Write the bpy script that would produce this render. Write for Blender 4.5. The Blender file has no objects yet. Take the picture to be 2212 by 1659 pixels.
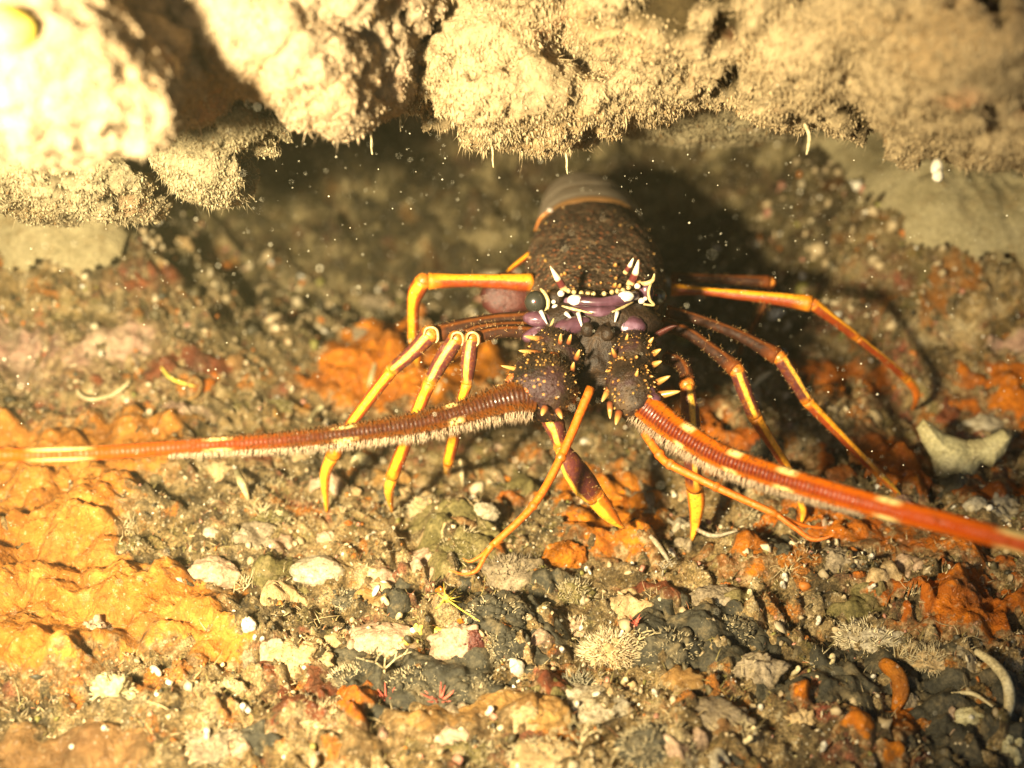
import bpy, math, random
import numpy as np
from mathutils import Vector

# ------------------------------------------------------------------ camera, water light, exposure
# one Blender unit is one decimetre
sc = bpy.context.scene
sc.unit_settings.scale_length = 0.1
PITCH = math.radians(30.0)
CAM = np.array([0.0, 0.0, 3.17])
FPX, CU, CV = 2372.0, 1106.0, 829.5            # focal length and centre in pixels of a 2212 x 1659 picture
cam_data = bpy.data.cameras.new("camera")
cam = bpy.data.objects.new("camera", cam_data)
sc.collection.objects.link(cam)
cam.location = CAM
cam.rotation_euler = (math.pi / 2 - PITCH, 0, 0)
cam_data.sensor_width = 36.0
cam_data.lens = 36.0 * FPX / 2212.0
cam_data.clip_start, cam_data.clip_end = 0.02, 200.0
cam_data.dof.use_dof = True
cam_data.dof.focus_distance = 4.62
cam_data.dof.aperture_fstop = 0.46
sc.camera = cam

world = bpy.data.worlds.new("World")
sc.world = world
world.use_nodes = True
wn = world.node_tree
bg = wn.nodes["Background"]
sky = wn.nodes.new("ShaderNodeTexSky")
sky.sky_type = 'NISHITA'
sky.sun_disc = False
sky.sun_elevation = math.radians(28)
sky.sun_rotation = math.radians(205)
wn.links.new(sky.outputs[0], bg.inputs[0])
bg.inputs[1].default_value = 0.06             # almost no daylight reaches into the crevice

def lamp_at(name, loc, aim, power, size, colour, spot):
    ld = bpy.data.lights.new(name, 'SPOT')
    ld.energy, ld.color = power, colour
    ld.shadow_soft_size, ld.spot_size, ld.spot_blend = size, math.radians(spot), 1.0
    lo = bpy.data.objects.new(name, ld)
    sc.collection.objects.link(lo)
    lo.location = loc
    lo.rotation_euler = (Vector(aim) - Vector(loc)).to_track_quat('-Z', 'Y').to_euler()
    return lo
# the diver's lamp that lights the whole picture: left of the camera
lamp_at("dive_lamp", (-1.70, 0.40, 2.78), (-0.85, 4.4, 1.20), 5100, 0.20, (1.0, 0.82, 0.49), 92)

sc.view_settings.view_transform = 'Standard'
sc.view_settings.look = 'None'
sc.view_settings.exposure = 0.0
sc.view_settings.gamma = 1.0
sc.cycles.max_bounces = 5
sc.cycles.diffuse_bounces = 3
sc.cycles.glossy_bounces = 2
sc.cycles.transmission_bounces = 2
sc.cycles.caustics_reflective = False
sc.cycles.caustics_refractive = False
sc.cycles.sample_clamp_indirect = 4.0

# ------------------------------------------------------------------ maths
RNG = np.random.default_rng(11)
random.seed(11)
FWD = np.array([0, math.cos(PITCH), -math.sin(PITCH)])
UPV = np.array([0, math.sin(PITCH), math.cos(PITCH)])
RGT = np.array([1.0, 0, 0])

def P(u, v, d):                                 # the place seen at a picture position at a given depth
    return CAM + d * (FWD + RGT * ((u - CU) / FPX) + UPV * ((CV - v) / FPX))

def project(p):
    q = np.asarray(p) - CAM
    d = q @ FWD
    return CU + FPX * (q @ RGT) / d, CV - FPX * (q @ UPV) / d, d

def _h(ix, iy, iz, s):
    h = (ix.astype(np.uint32) * np.uint32(374761393) + iy.astype(np.uint32) * np.uint32(668265263)
         + iz.astype(np.uint32) * np.uint32(2246822519) + np.uint32((s * 3266489917) & 0xffffffff))
    h = (h ^ (h >> np.uint32(13))) * np.uint32(1274126177)
    h = h ^ (h >> np.uint32(16))
    return h

def noise3(p, s=0):                             # gradient noise, about -1..1
    p = np.asarray(p, dtype=np.float64)
    i = np.floor(p).astype(np.int64)
    f = p - i
    w = f * f * f * (f * (f * 6 - 15) + 10)
    out = 0
    for dx in (0, 1):
        for dy in (0, 1):
            for dz in (0, 1):
                h = _h(i[:, 0] + dx, i[:, 1] + dy, i[:, 2] + dz, s)
                gx = ((h & np.uint32(255)).astype(np.float64) / 127.5 - 1)
                gy = (((h >> np.uint32(8)) & np.uint32(255)).astype(np.float64) / 127.5 - 1)
                gz = (((h >> np.uint32(16)) & np.uint32(255)).astype(np.float64) / 127.5 - 1)
                dot = gx * (f[:, 0] - dx) + gy * (f[:, 1] - dy) + gz * (f[:, 2] - dz)
                wt = (w[:, 0] if dx else 1 - w[:, 0]) * (w[:, 1] if dy else 1 - w[:, 1]) * (w[:, 2] if dz else 1 - w[:, 2])
                out = out + dot * wt
    return out * 1.3

def noise2(x, y, s=0):
    x = np.asarray(x, dtype=np.float64); y = np.asarray(y, dtype=np.float64)
    ix, iy = np.floor(x).astype(np.int64), np.floor(y).astype(np.int64)
    fx, fy = x - ix, y - iy
    wx = fx * fx * fx * (fx * (fx * 6 - 15) + 10)
    wy = fy * fy * fy * (fy * (fy * 6 - 15) + 10)
    out = 0
    z = np.zeros_like(ix)
    for dx in (0, 1):
        for dy in (0, 1):
            h = _h(ix + dx, iy + dy, z, s)
            gx = ((h & np.uint32(255)).astype(np.float64) / 127.5 - 1)
            gy = (((h >> np.uint32(8)) & np.uint32(255)).astype(np.float64) / 127.5 - 1)
            out = out + (gx * (fx - dx) + gy * (fy - dy)) * (wx if dx else 1 - wx) * (wy if dy else 1 - wy)
    return out * 1.4

def billow3(p, s):
    return np.abs(noise3(p, s)) * 2 - 0.45
def billow2(x, y, s):
    return np.abs(noise2(x, y, s)) * 2 - 0.45

def smooth(a, b, x):
    t = np.clip((x - a) / (b - a), 0, 1)
    return t * t * (3 - 2 * t)

# ------------------------------------------------------------------ the lie of the floor
def floor_base(x, y):
    z = -0.20 * smooth(5.7, 6.9, y)
    z = z + 0.62 * np.maximum(0, y - 7.0) ** 1.2
    z = z + 1.05 * smooth(4.9, 6.5, y) * smooth(1.4, 2.6, x + 0.25 * (y - 6))      # silt slope on the right
    z = z + 0.75 * smooth(5.2, 6.4, y) * smooth(1.7, 2.7, -x)                      # and on the left
    z = z + 0.34 * np.exp(-((x + 2.5) / 1.1) ** 2 - ((y - 5.9) / 0.9) ** 2)      # pale mound on the left
    z = z - 0.10 * np.exp(-((x - 0.4) / 1.2) ** 2 - ((y - 4.7) / 0.5) ** 2)
    return z

def floor_mid(x, y):
    x = np.asarray(x, dtype=np.float64); y = np.asarray(y, dtype=np.float64)
    z = floor_base(x, y)
    wx = x + 0.10 * noise2(x * 2.2, y * 2.2, 90); wy = y + 0.10 * noise2(x * 2.2, y * 2.2, 91)
    z = z + 0.10 * noise2(wx * 0.9, wy * 0.9, 1)
    z = z + 0.085 * billow2(wx * 1.9, wy * 1.9, 2)
    z = z + (0.066 + 0.05 * smooth(5.8, 6.8, y)) * billow2(wx * 4.3, wy * 4.3, 3) + 0.10 * smooth(5.8, 6.8, y) * billow2(wx * 2.6, wy * 2.6, 8)
    return z

def floor_h(x, y):
    x = np.asarray(x, dtype=np.float64); y = np.asarray(y, dtype=np.float64)
    z = floor_mid(x, y)
    r = smooth(-0.35, 0.45, noise2(x * 1.3, y * 1.3, 40))
    z = z + 0.046 * billow2(x * 9.5, y * 9.5, 4) * (0.6 + r)
    z = z + 0.030 * noise2(x * 19, y * 19, 5) * (0.4 + r)
    z = z + 0.017 * billow2(x * 37, y * 37, 6) * (0.3 + r)
    z = z + 0.010 * noise2(x * 71, y * 71, 7)
    return z

def G(u, v, h=floor_h):                         # the point of the floor seen at a picture position
    d = np.linspace(2.2, 13, 1400)
    pts = CAM + d[:, None] * (FWD + RGT * ((u - CU) / FPX) + UPV * ((CV - v) / FPX))
    below = pts[:, 2] < h(pts[:, 0], pts[:, 1])
    k = int(np.argmax(below)) if below.any() else len(d) - 1
    return pts[k]

def GD(u, v):
    return float((G(u, v) - CAM) @ FWD)

# ------------------------------------------------------------------ meshes
def np_mesh(name, V, T, mats, parent=None, col=None, shade=True, matidx=None):
    V = np.asarray(V, dtype=np.float64); T = np.asarray(T, dtype=np.int32)
    q = parent
    while q is not None:
        V = V - np.array(q.location); q = q.parent
    V = V.astype(np.float32)
    m = bpy.data.meshes.new(name)
    k = T.shape[1]
    m.vertices.add(len(V)); m.vertices.foreach_set("co", V.ravel())
    m.loops.add(T.size); m.loops.foreach_set("vertex_index", T.ravel())
    m.polygons.add(len(T)); m.polygons.foreach_set("loop_start", np.arange(0, T.size, k, dtype=np.int32))
    if matidx is not None:
        m.polygons.foreach_set("material_index", np.asarray(matidx, dtype=np.int32))
    m.update(calc_edges=True)
    m.validate()
    m.polygons.foreach_set("use_smooth", np.full(len(m.polygons), shade, dtype=bool))
    if col is not None:
        a = m.color_attributes.new("tint", 'FLOAT_COLOR', 'POINT')
        a.data.foreach_set("color", np.concatenate([np.asarray(col, dtype=np.float32), np.ones((len(V), 1), np.float32)], 1).ravel())
    for mt in (mats if isinstance(mats, (list, tuple)) else [mats]):
        m.materials.append(mt)
    o = bpy.data.objects.new(name, m)
    sc.collection.objects.link(o)
    if parent is not None:
        o.parent = parent
    return o

def tag(o, label=None, cat=None, group=None, kind=None):
    if label: o["label"] = label
    if cat: o["category"] = cat
    if group: o["group"] = group
    if kind: o["kind"] = kind
    return o

def empty(name, loc, label, cat, group=None):
    o = bpy.data.objects.new(name, None)
    o.empty_display_size = 0.1
    sc.collection.objects.link(o)
    o.location = loc
    return tag(o, label, cat, group)

def unit(v):
    v = np.asarray(v, dtype=float)
    return v / (np.linalg.norm(v) + 1e-12)

def spline(pts, n):
    pts = np.asarray(pts, dtype=float)
    if len(pts) < 3:
        return pts[0] + (pts[-1] - pts[0]) * np.linspace(0, 1, n)[:, None]
    P0 = np.vstack([2 * pts[0] - pts[1], pts, 2 * pts[-1] - pts[-2]])
    seg = np.linalg.norm(np.diff(pts[:, :3], axis=0), axis=1); cum = np.concatenate([[0], np.cumsum(seg)])
    out = []
    for s in np.linspace(0, cum[-1], n):
        i = min(len(pts) - 2, max(0, int(np.searchsorted(cum, s) - 1)))
        t = (s - cum[i]) / (seg[i] + 1e-12)
        a, b, c, d = P0[i], P0[i + 1], P0[i + 2], P0[i + 3]
        out.append(0.5 * ((2 * b) + (-a + c) * t + (2 * a - 5 * b + 4 * c - d) * t * t + (-a + 3 * b - 3 * c + d) * t ** 3))
    return np.array(out)

class MB:
    """collects tubes, cones and rounded lumps into one mesh"""
    def __init__(self):
        self.V, self.F, self.UV, self.M = [], [], [], []
        self.n = 0
    def add(self, V, F, UV, mi=0):
        self.V.append(np.asarray(V, dtype=float))
        for f, uv in zip(F, UV):
            self.F.append([i + self.n for i in f]); self.UV.append(uv); self.M.append(mi)
        self.n += len(V)
    def tube(self, pts, rad, n=14, samp=None, ref=None, mi=0, flat=1.0, ring=None, length_uv=False, caps=True):
        rad = np.asarray(rad, dtype=float)
        k = samp or len(pts)
        if samp:
            q = spline(np.hstack([np.asarray(pts, dtype=float), rad[:, None]]), samp)
            pts, rad = q[:, :3], np.maximum(q[:, 3], 1e-4)
        pts = np.asarray(pts, dtype=float)
        tan = np.gradient(pts, axis=0)
        tan = tan / (np.linalg.norm(tan, axis=1)[:, None] + 1e-12)
        s = np.concatenate([[0], np.cumsum(np.linalg.norm(np.diff(pts, axis=0), axis=1))])
        if ring is not None:
            rad = rad * (1 + ring[0] * np.sin(s / ring[1] * 2 * math.pi))
        ref = np.asarray(ref if ref is not None else (-0.5, -0.75, 0.45), dtype=float)
        N = ref - (tan @ ref)[:, None] * tan
        N = N / (np.linalg.norm(N, axis=1)[:, None] + 1e-12)
        B = np.cross(tan, N)
        a = np.linspace(0, 2 * math.pi, n, endpoint=False)
        V = (pts[:, None, :] + rad[:, None, None] * (np.cos(a)[None, :, None] * N[:, None, :] + flat * np.sin(a)[None, :, None] * B[:, None, :])).reshape(-1, 3)
        va = s if length_uv else s / (s[-1] + 1e-12)
        F, UV = [], []
        for i in range(k - 1):
            for j in range(n):
                j2 = (j + 1) % n
                F.append((i * n + j, i * n + j2, (i + 1) * n + j2, (i + 1) * n + j))
                UV.append(((j / n, va[i]), ((j + 1) / n, va[i]), ((j + 1) / n, va[i + 1]), (j / n, va[i + 1])))
        if caps:
            F.append(tuple(range(n - 1, -1, -1))); UV.append(tuple((0.5, va[0]) for _ in range(n)))
            F.append(tuple((k - 1) * n + j for j in range(n))); UV.append(tuple((0.5, va[-1]) for _ in range(n)))
        self.add(V, F, UV, mi)
    def cone(self, p, d, L, r, mi=0, n=7, bend=(0, 0, 0)):
        p = np.asarray(p, float); d = unit(d); bend = np.asarray(bend, float)
        ts = (0, 0.35, 0.7, 0.9, 1.0)
        pts = [p + d * L * t + bend * L * t * t for t in ts]
        self.tube(pts, [r, r * 0.95, r * 0.62, r * 0.3, r * 0.05], n=n, mi=mi)
    def ellip(self, c, ax, mi=0, nu=18, nv=11, lump=0.0, seed=0, lf=3.0):
        c = np.asarray(c, float)
        ax = np.asarray(ax, float)
        if ax.ndim == 1:
            ax = np.diag(ax)
        th = np.linspace(0, math.pi, nv)
        D = [(0, 0, 1)]
        for t in th[1:-1]:
            for j in range(nu):
                a = 2 * math.pi * j / nu
                D.append((math.sin(t) * math.cos(a), math.sin(t) * math.sin(a), math.cos(t)))
        D.append((0, 0, -1))
        D = np.array(D)
        k = 1 + (lump * noise3(D * lf + seed * 7.3, seed) if lump else 0)
        V = c + (D * (k[:, None] if lump else 1)) @ ax
        F, UV = [], []
        rows = nv - 2
        for j in range(nu):
            j2 = (j + 1) % nu
            F.append((0, 1 + j, 1 + j2)); UV.append(((j / nu, 0),) * 3)
            for i in range(rows - 1):
                F.append((1 + i * nu + j, 1 + (i + 1) * nu + j, 1 + (i + 1) * nu + j2, 1 + i * nu + j2))
                UV.append(((j / nu, i / rows), (j / nu, (i + 1) / rows), ((j + 1) / nu, (i + 1) / rows), ((j + 1) / nu, i / rows)))
            F.append((len(D) - 1, 1 + (rows - 1) * nu + j2, 1 + (rows - 1) * nu + j)); UV.append(((j / nu, 1),) * 3)
        self.add(V, F, UV, mi)
    def build(self, name, mats, parent=None, shade=True):
        m = bpy.data.meshes.new(name)
        m.from_pydata(np.vstack(self.V).tolist(), [], self.F)
        uvl = m.uv_layers.new(name="UVMap")
        uvl.data.foreach_set("uv", np.array([c for uv in self.UV for c in uv], dtype=np.float32).ravel())
        m.polygons.foreach_set("material_index", np.array(self.M, dtype=np.int32))
        m.polygons.foreach_set("use_smooth", np.full(len(self.F), shade, dtype=bool))
        for mt in (mats if isinstance(mats, (list, tuple)) else [mats]):
            m.materials.append(mt)
        m.update()
        o = bpy.data.objects.new(name, m)
        sc.collection.objects.link(o)
        if parent is not None:
            o.parent = parent
            off = Vector((0, 0, 0))
            q = parent
            while q is not None:
                off += q.location
                q = q.parent
            m.transform(__import__("mathutils").Matrix.Translation(-off))
        return o

def remesh_lumps(ells, voxel):                  # union of rounded lumps as one closed skin
    mb = MB()
    for c, r in ells:
        mb.ellip(c, r, nu=28, nv=18)
    o = mb.build("lump_source", [])
    md = o.modifiers.new("r", 'REMESH'); md.mode = 'VOXEL'; md.voxel_size = voxel
    ev = o.evaluated_get(bpy.context.evaluated_depsgraph_get())
    me = ev.to_mesh()
    V = np.empty(len(me.vertices) * 3); me.vertices.foreach_get("co", V)
    N = np.empty(len(me.vertices) * 3); me.vertices.foreach_get("normal", N)
    me.calc_loop_triangles()
    T = np.empty(len(me.loop_triangles) * 3, dtype=np.int32); me.loop_triangles.foreach_get("vertices", T)
    ev.to_mesh_clear()
    om = o.data
    bpy.data.objects.remove(o); bpy.data.meshes.remove(om)
    return V.reshape(-1, 3), N.reshape(-1, 3), T.reshape(-1, 3)

def normals_of(V, T):
    fn = np.cross(V[T[:, 1]] - V[T[:, 0]], V[T[:, 2]] - V[T[:, 0]])
    N = np.zeros_like(V)
    for k in range(3):
        np.add.at(N, T[:, k], fn)
    return N / (np.linalg.norm(N, axis=1)[:, None] + 1e-12), fn

def strands(base, dirs, L, w, bend, cols):
    """many tapering threads as arrays: three rings of three corners and a tip"""
    n = len(base)
    d = dirs / (np.linalg.norm(dirs, axis=1)[:, None] + 1e-12)
    a = np.cross(d, np.array([0.31, 0.77, 0.55])); a /= np.linalg.norm(a, axis=1)[:, None] + 1e-12
    b = np.cross(d, a)
    L = L[:, None]; w = w[:, None]
    V = []
    for t, k in ((0.0, 1.0), (0.5, 0.8)):
        c = base + d * L * t + bend * L * t * t
        for q in range(3):
            an = q * 2.0944
            V.append(c + (a * math.cos(an) + b * math.sin(an)) * w * k)
    V.append(base + d * L + bend * L)
    V = np.stack(V, 1).reshape(-1, 3)
    T = []
    for q in range(3):
        q2 = (q + 1) % 3
        T += [(q, q2, 3 + q2), (q, 3 + q2, 3 + q), (3 + q, 3 + q2, 6)]
    T = (np.array(T)[None] + (np.arange(n) * 7)[:, None, None]).reshape(-1, 3)
    return V, T, np.repeat(cols, 7, axis=0)
# ------------------------------------------------------------------ materials
class NT:
    def __init__(self, name):
        self.m = bpy.data.materials.new(name)
        self.m.use_nodes = True
        self.t = self.m.node_tree
        self.bsdf = self.t.nodes["Principled BSDF"]
    def n(self, kind, **kw):
        o = self.t.nodes.new(kind)
        for k, v in kw.items():
            if k.startswith("i_"):
                o.inputs[k[2:].replace("_", " ")].default_value = v
            else:
                setattr(o, k, v)
        return o
    def link(self, a, b):
        self.t.links.new(a, b)
    def pos(self):
        return self.n("ShaderNodeNewGeometry").outputs["Position"]
    def uv(self):
        return self.n("ShaderNodeTexCoord").outputs["UV"]
    def noise(self, scale, detail=4.0, rough=0.55, vec=None, out="Fac", dist=0.0):
        o = self.n("ShaderNodeTexNoise")
        o.inputs["Scale"].default_value = scale; o.inputs["Detail"].default_value = detail
        o.inputs["Roughness"].default_value = rough; o.inputs["Distortion"].default_value = dist
        self.link(vec if vec is not None else self.pos(), o.inputs["Vector"])
        return o.outputs[out]
    def voro(self, scale, out="Color", vec=None, feature='F1', rand=1.0):
        o = self.n("ShaderNodeTexVoronoi"); o.feature = feature
        o.inputs["Scale"].default_value = scale; o.inputs["Randomness"].default_value = rand
        self.link(vec if vec is not None else self.pos(), o.inputs["Vector"])
        return o.outputs[out]
    def ramp(self, fac, stops, interp='LINEAR'):
        o = self.n("ShaderNodeValToRGB")
        cr = o.color_ramp; cr.interpolation = interp
        while len(cr.elements) < len(stops):
            cr.elements.new(0.5)
        for e, (p, c) in zip(cr.elements, stops):
            e.position = p
            e.color = (*c, 1) if not isinstance(c, (int, float)) else (c, c, c, 1)
        self.link(fac, o.inputs[0])
        return o.outputs[0]
    def mix(self, fac, a, b, mode='MIX'):
        o = self.n("ShaderNodeMix", data_type='RGBA', blend_type=mode)
        for s, x in ((o.inputs[0], fac), (o.inputs[6], a), (o.inputs[7], b)):
            if isinstance(x, (int, float)): s.default_value = x
            elif isinstance(x, tuple): s.default_value = (*x, 1)
            else: self.link(x, s)
        return o.outputs[2]
    def math(self, op, a, b=0.0):
        o = self.n("ShaderNodeMath", operation=op)
        for s, x in ((o.inputs[0], a), (o.inputs[1], b)):
            if isinstance(x, (int, float)): s.default_value = x
            else: self.link(x, s)
        return o.outputs[0]
    def bump(self, h, strength=0.5, dist=0.02):
        o = self.n("ShaderNodeBump")
        o.inputs["Strength"].default_value = strength; o.inputs["Distance"].default_value = dist
        self.link(h, o.inputs["Height"]); self.link(o.outputs[0], self.bsdf.inputs["Normal"])
    def done(self, col=None, rough=0.8, spec=0.3, sss=0.0, coat=0.0):
        b = self.bsdf
        if col is not None:
            if isinstance(col, tuple): b.inputs["Base Color"].default_value = (*col, 1)
            else: self.link(col, b.inputs["Base Color"])
        if isinstance(rough, (int, float)): b.inputs["Roughness"].default_value = rough
        else: self.link(rough, b.inputs["Roughness"])
        b.inputs["Specular IOR Level"].default_value = spec
        b.inputs["Coat Weight"].default_value = coat
        b.inputs["Coat Roughness"].default_value = 0.18
        if sss:
            b.inputs["Subsurface Weight"].default_value = sss
            b.inputs["Subsurface Radius"].default_value = (0.05, 0.025, 0.01)
            b.inputs["Subsurface Scale"].default_value = 1.0
        return self.m

def mottled(name, cols, scale=6, fine=40, rough=0.85, bumpd=0.012, spec=0.25, sss=0.0, dots=None, dust=0.0):
    k = NT(name)
    f = k.math('ADD', k.math('MULTIPLY', k.noise(scale, 5, 0.6), 0.6), k.math('MULTIPLY', k.noise(fine, 3, 0.6), 0.4))
    stops = [(0.30 + 0.40 * i / max(1, len(cols) - 1), c) for i, c in enumerate(cols)]
    c = k.ramp(f, stops)
    ds = k.noise(9, 5, 0.7, dist=0.5)
    c = k.mix(k.ramp(ds, [(0.52, 0.0), (0.64, dust)]), c, (0.24, 0.18, 0.09))
    c = k.mix(1.0, c, k.ramp(k.noise(80, 3, 0.75), [(0.32, (0.55, 0.53, 0.50)), (0.5, (1, 1, 1)), (0.70, (1.35, 1.33, 1.28))]), 'MULTIPLY')
    if dots:
        d = k.voro(dots[0], "Distance")
        c = k.mix(k.ramp(d, [(dots[1], 1.0), (dots[1] + 0.06, 0.0)]), c, dots[2])
    k.bump(k.math('ADD', k.noise(fine * 1.6, 4, 0.65), k.math('MULTIPLY', k.noise(scale * 3, 3), 0.8)), 0.6, bumpd)
    return k.done(c, rough, spec, sss)

def floor_material():
    k = NT("encrusted_rock")
    big = k.noise(1.7, 4, 0.6, dist=0.5)
    mid = k.noise(7.5, 6, 0.66, dist=0.4)
    c = k.ramp(mid, [(0.34, (0.040, 0.028, 0.010)), (0.43, (0.20, 0.13, 0.048)), (0.52, (0.42, 0.29, 0.13)), (0.64, (0.66, 0.52, 0.30))])
    c = k.mix(k.ramp(big, [(0.43, 0.0), (0.53, 0.9)]), c, k.ramp(k.noise(12, 5, 0.68), [(0.36, (0.022, 0.016, 0.008)), (0.49, (0.115, 0.080, 0.034)), (0.64, (0.42, 0.30, 0.14))]))
    red = k.noise(2.6, 4, 0.65, dist=0.8)
    c = k.mix(k.math('MULTIPLY', k.ramp(red, [(0.55, 0.0), (0.66, 1.0)]), k.ramp(k.noise(16, 4, 0.65), [(0.40, 0.0), (0.60, 0.8)])), c, (0.42, 0.105, 0.06))
    olive = k.noise(3.3, 4, 0.6, dist=1.0)
    c = k.mix(k.ramp(olive, [(0.58, 0.0), (0.70, 0.65)]), c, (0.20, 0.17, 0.045))
    orn = k.noise(4.1, 4, 0.65, dist=0.7)
    c = k.mix(k.ramp(orn, [(0.58, 0.0), (0.64, 0.85)]), c, (0.48, 0.17, 0.020))
    c = k.mix(k.ramp(k.noise(24, 4, 0.7), [(0.60, 0.0), (0.68, 0.75)]), c, (0.58, 0.50, 0.33))
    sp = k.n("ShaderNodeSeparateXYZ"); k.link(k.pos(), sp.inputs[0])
    far = k.ramp(k.math('MULTIPLY', k.math('ADD', sp.outputs[1], k.math('MULTIPLY', big, 2.0)), 0.1), [(0.64, 0.0), (0.74, 0.8)])  # darker colour towards the back: dark rock plus painted lamp falloff and shade
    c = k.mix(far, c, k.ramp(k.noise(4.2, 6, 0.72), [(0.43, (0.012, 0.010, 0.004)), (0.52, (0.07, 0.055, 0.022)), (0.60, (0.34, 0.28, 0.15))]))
    spk = k.voro(55, "Distance"); spc = k.voro(55, "Color")
    s2 = k.n("ShaderNodeSeparateColor"); k.link(spc, s2.inputs[0])
    c = k.mix(k.math('MULTIPLY', k.ramp(spk, [(0.20, 1.0), (0.36, 0.0)]), k.ramp(s2.outputs[0], [(0.84, 0.0), (0.88, 0.8)])), c, (0.66, 0.58, 0.44))
    grain = k.noise(95, 3, 0.75)
    c = k.mix(1.0, c, k.ramp(grain, [(0.30, (0.35, 0.33, 0.30)), (0.48, (0.85, 0.84, 0.82)), (0.62, (1.5, 1.5, 1.45)), (0.75, (2.0, 1.95, 1.85))]), 'MULTIPLY')
    k.bump(k.math('ADD', k.noise(55, 6, 0.75), k.noise(24, 4, 0.6)), 1.0, 0.028)
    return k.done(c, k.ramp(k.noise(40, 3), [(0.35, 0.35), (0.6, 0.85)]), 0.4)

def silt_rock_material(name="silted_rock"):
    k = NT(name)
    a = k.n("ShaderNodeAttribute", attribute_name="tint")
    c = k.mix(1.0, a.outputs["Color"], k.ramp(k.noise(30, 5, 0.7), [(0.3, (0.60, 0.58, 0.54)), (0.52, (1, 1, 1)), (0.7, (1.2, 1.18, 1.12))]), 'MULTIPLY')
    k.bump(k.math('ADD', k.noise(34, 5, 0.7), k.math('MULTIPLY', k.noise(12, 3), 1.2)), 0.9, 0.025)
    return k.done(c, 0.92, 0.12)

def tint_material(name, rough=0.7, spec=0.3):
    k = NT(name)
    a = k.n("ShaderNodeAttribute", attribute_name="tint")
    return k.done(a.outputs["Color"], rough, spec)

def orange_sponge(name, light, deep, canal=True, dirt=0.0):
    k = NT(name)
    f = k.noise(5, 5, 0.6, dist=0.5)
    c = k.ramp(f, [(0.32, deep), (0.50, tuple(0.5 * (a + b) for a, b in zip(light, deep))), (0.66, light)])
    if canal:
        v = k.voro(3.0, "Distance", feature='DISTANCE_TO_EDGE')
        c = k.mix(k.ramp(v, [(0.0, 0.35), (0.10, 0.0)]), c, tuple(x * 0.55 for x in deep))
    if dirt:
        c = k.mix(k.ramp(k.noise(4.2, 5, 0.65, dist=0.6), [(0.50, 0.0), (0.60, dirt)]), c, (0.06, 0.045, 0.022))
        c = k.mix(k.ramp(k.noise(30, 3, 0.6), [(0.60, 0.0), (0.70, 0.55)]), c, (0.36, 0.28, 0.15))
    fine = k.noise(20, 5, 0.7, dist=0.6)
    c = k.mix(k.ramp(fine, [(0.38, 0.45), (0.52, 0.0)]), c, tuple(x * 0.42 for x in deep))
    c = k.mix(k.ramp(fine, [(0.58, 0.0), (0.72, 0.4)]), c, tuple(min(1, x * 1.2 + 0.06) for x in light))
    at = k.n("ShaderNodeAttribute", attribute_name="tint")
    ed = k.math('ADD', k.math('MULTIPLY', at.outputs["Fac"], 0.75), k.math('MULTIPLY', k.math('SUBTRACT', k.noise(12, 5, 0.7), 0.5), 1.5))
    c = k.mix(k.ramp(ed, [(0.45, 0.0), (0.62, 0.9)]), c, k.ramp(k.noise(26, 4, 0.7), [(0.38, (0.04, 0.03, 0.014)), (0.52, (0.20, 0.13, 0.055)), (0.66, (0.46, 0.35, 0.19))]))
    vein = k.noise(7.5, 3, 0.55, dist=1.6)
    c = k.mix(k.ramp(k.math('ABSOLUTE', k.math('SUBTRACT', vein, 0.5)), [(0.0, 0.55), (0.035, 0.0)]), c, tuple(x * 0.5 for x in deep))
    c = k.mix(k.ramp(k.noise(48, 3, 0.6), [(0.62, 0.0), (0.70, 0.7)]), c, tuple(min(1, x * 0.8 + 0.22) for x in light))
    k.bump(k.math('ADD', k.noise(34, 6, 0.72), k.math('MULTIPLY', k.noise(13, 4, 0.6, dist=0.8), 1.3)), 0.9, 0.022)
    return k.done(c, 0.6, 0.3)

def leg_material(name, side, crest, width, joint, rough=0.36, spec=0.45):
    """crest stripe along the limb, deep colour on its flanks, brighter joints"""
    k = NT(name)
    sp = k.n("ShaderNodeSeparateXYZ"); k.link(k.uv(), sp.inputs[0])
    a = k.math('ABSOLUTE', k.math('SUBTRACT', sp.outputs[0], 0.5))          # 0.5 on the crest
    wob = k.math('MULTIPLY', k.math('SUBTRACT', k.noise(9, 2), 0.5), 0.06)
    s = k.ramp(k.math('ADD', a, wob), [(0.5 - width - 0.035, 0.0), (0.5 - width + 0.01, 1.0)])
    flank = k.mix(k.noise(22, 3), side, tuple(x * 1.7 for x in side))
    c = k.mix(s, flank, k.mix(k.noise(7, 2), crest, tuple(min(1, x * 1.15) for x in crest)))
    e = k.ramp(sp.outputs[1], [(0.0, 1.0), (0.07, 0.0), (0.86, 0.0), (0.97, 1.0)])
    c = k.mix(e, c, joint)
    c = k.mix(k.ramp(k.noise(45, 4, 0.7), [(0.50, 0.0), (0.64, 0.6)]), c, tuple(x * 0.45 for x in joint))
    k.bump(k.math('ADD', k.noise(60, 4, 0.7), k.math('MULTIPLY', k.noise(18, 3), 1.0)), 0.45, 0.010)
    return k.done(c, k.ramp(k.noise(30, 3), [(0.35, rough - 0.08), (0.65, rough + 0.2)]), spec, coat=0.0)

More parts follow.
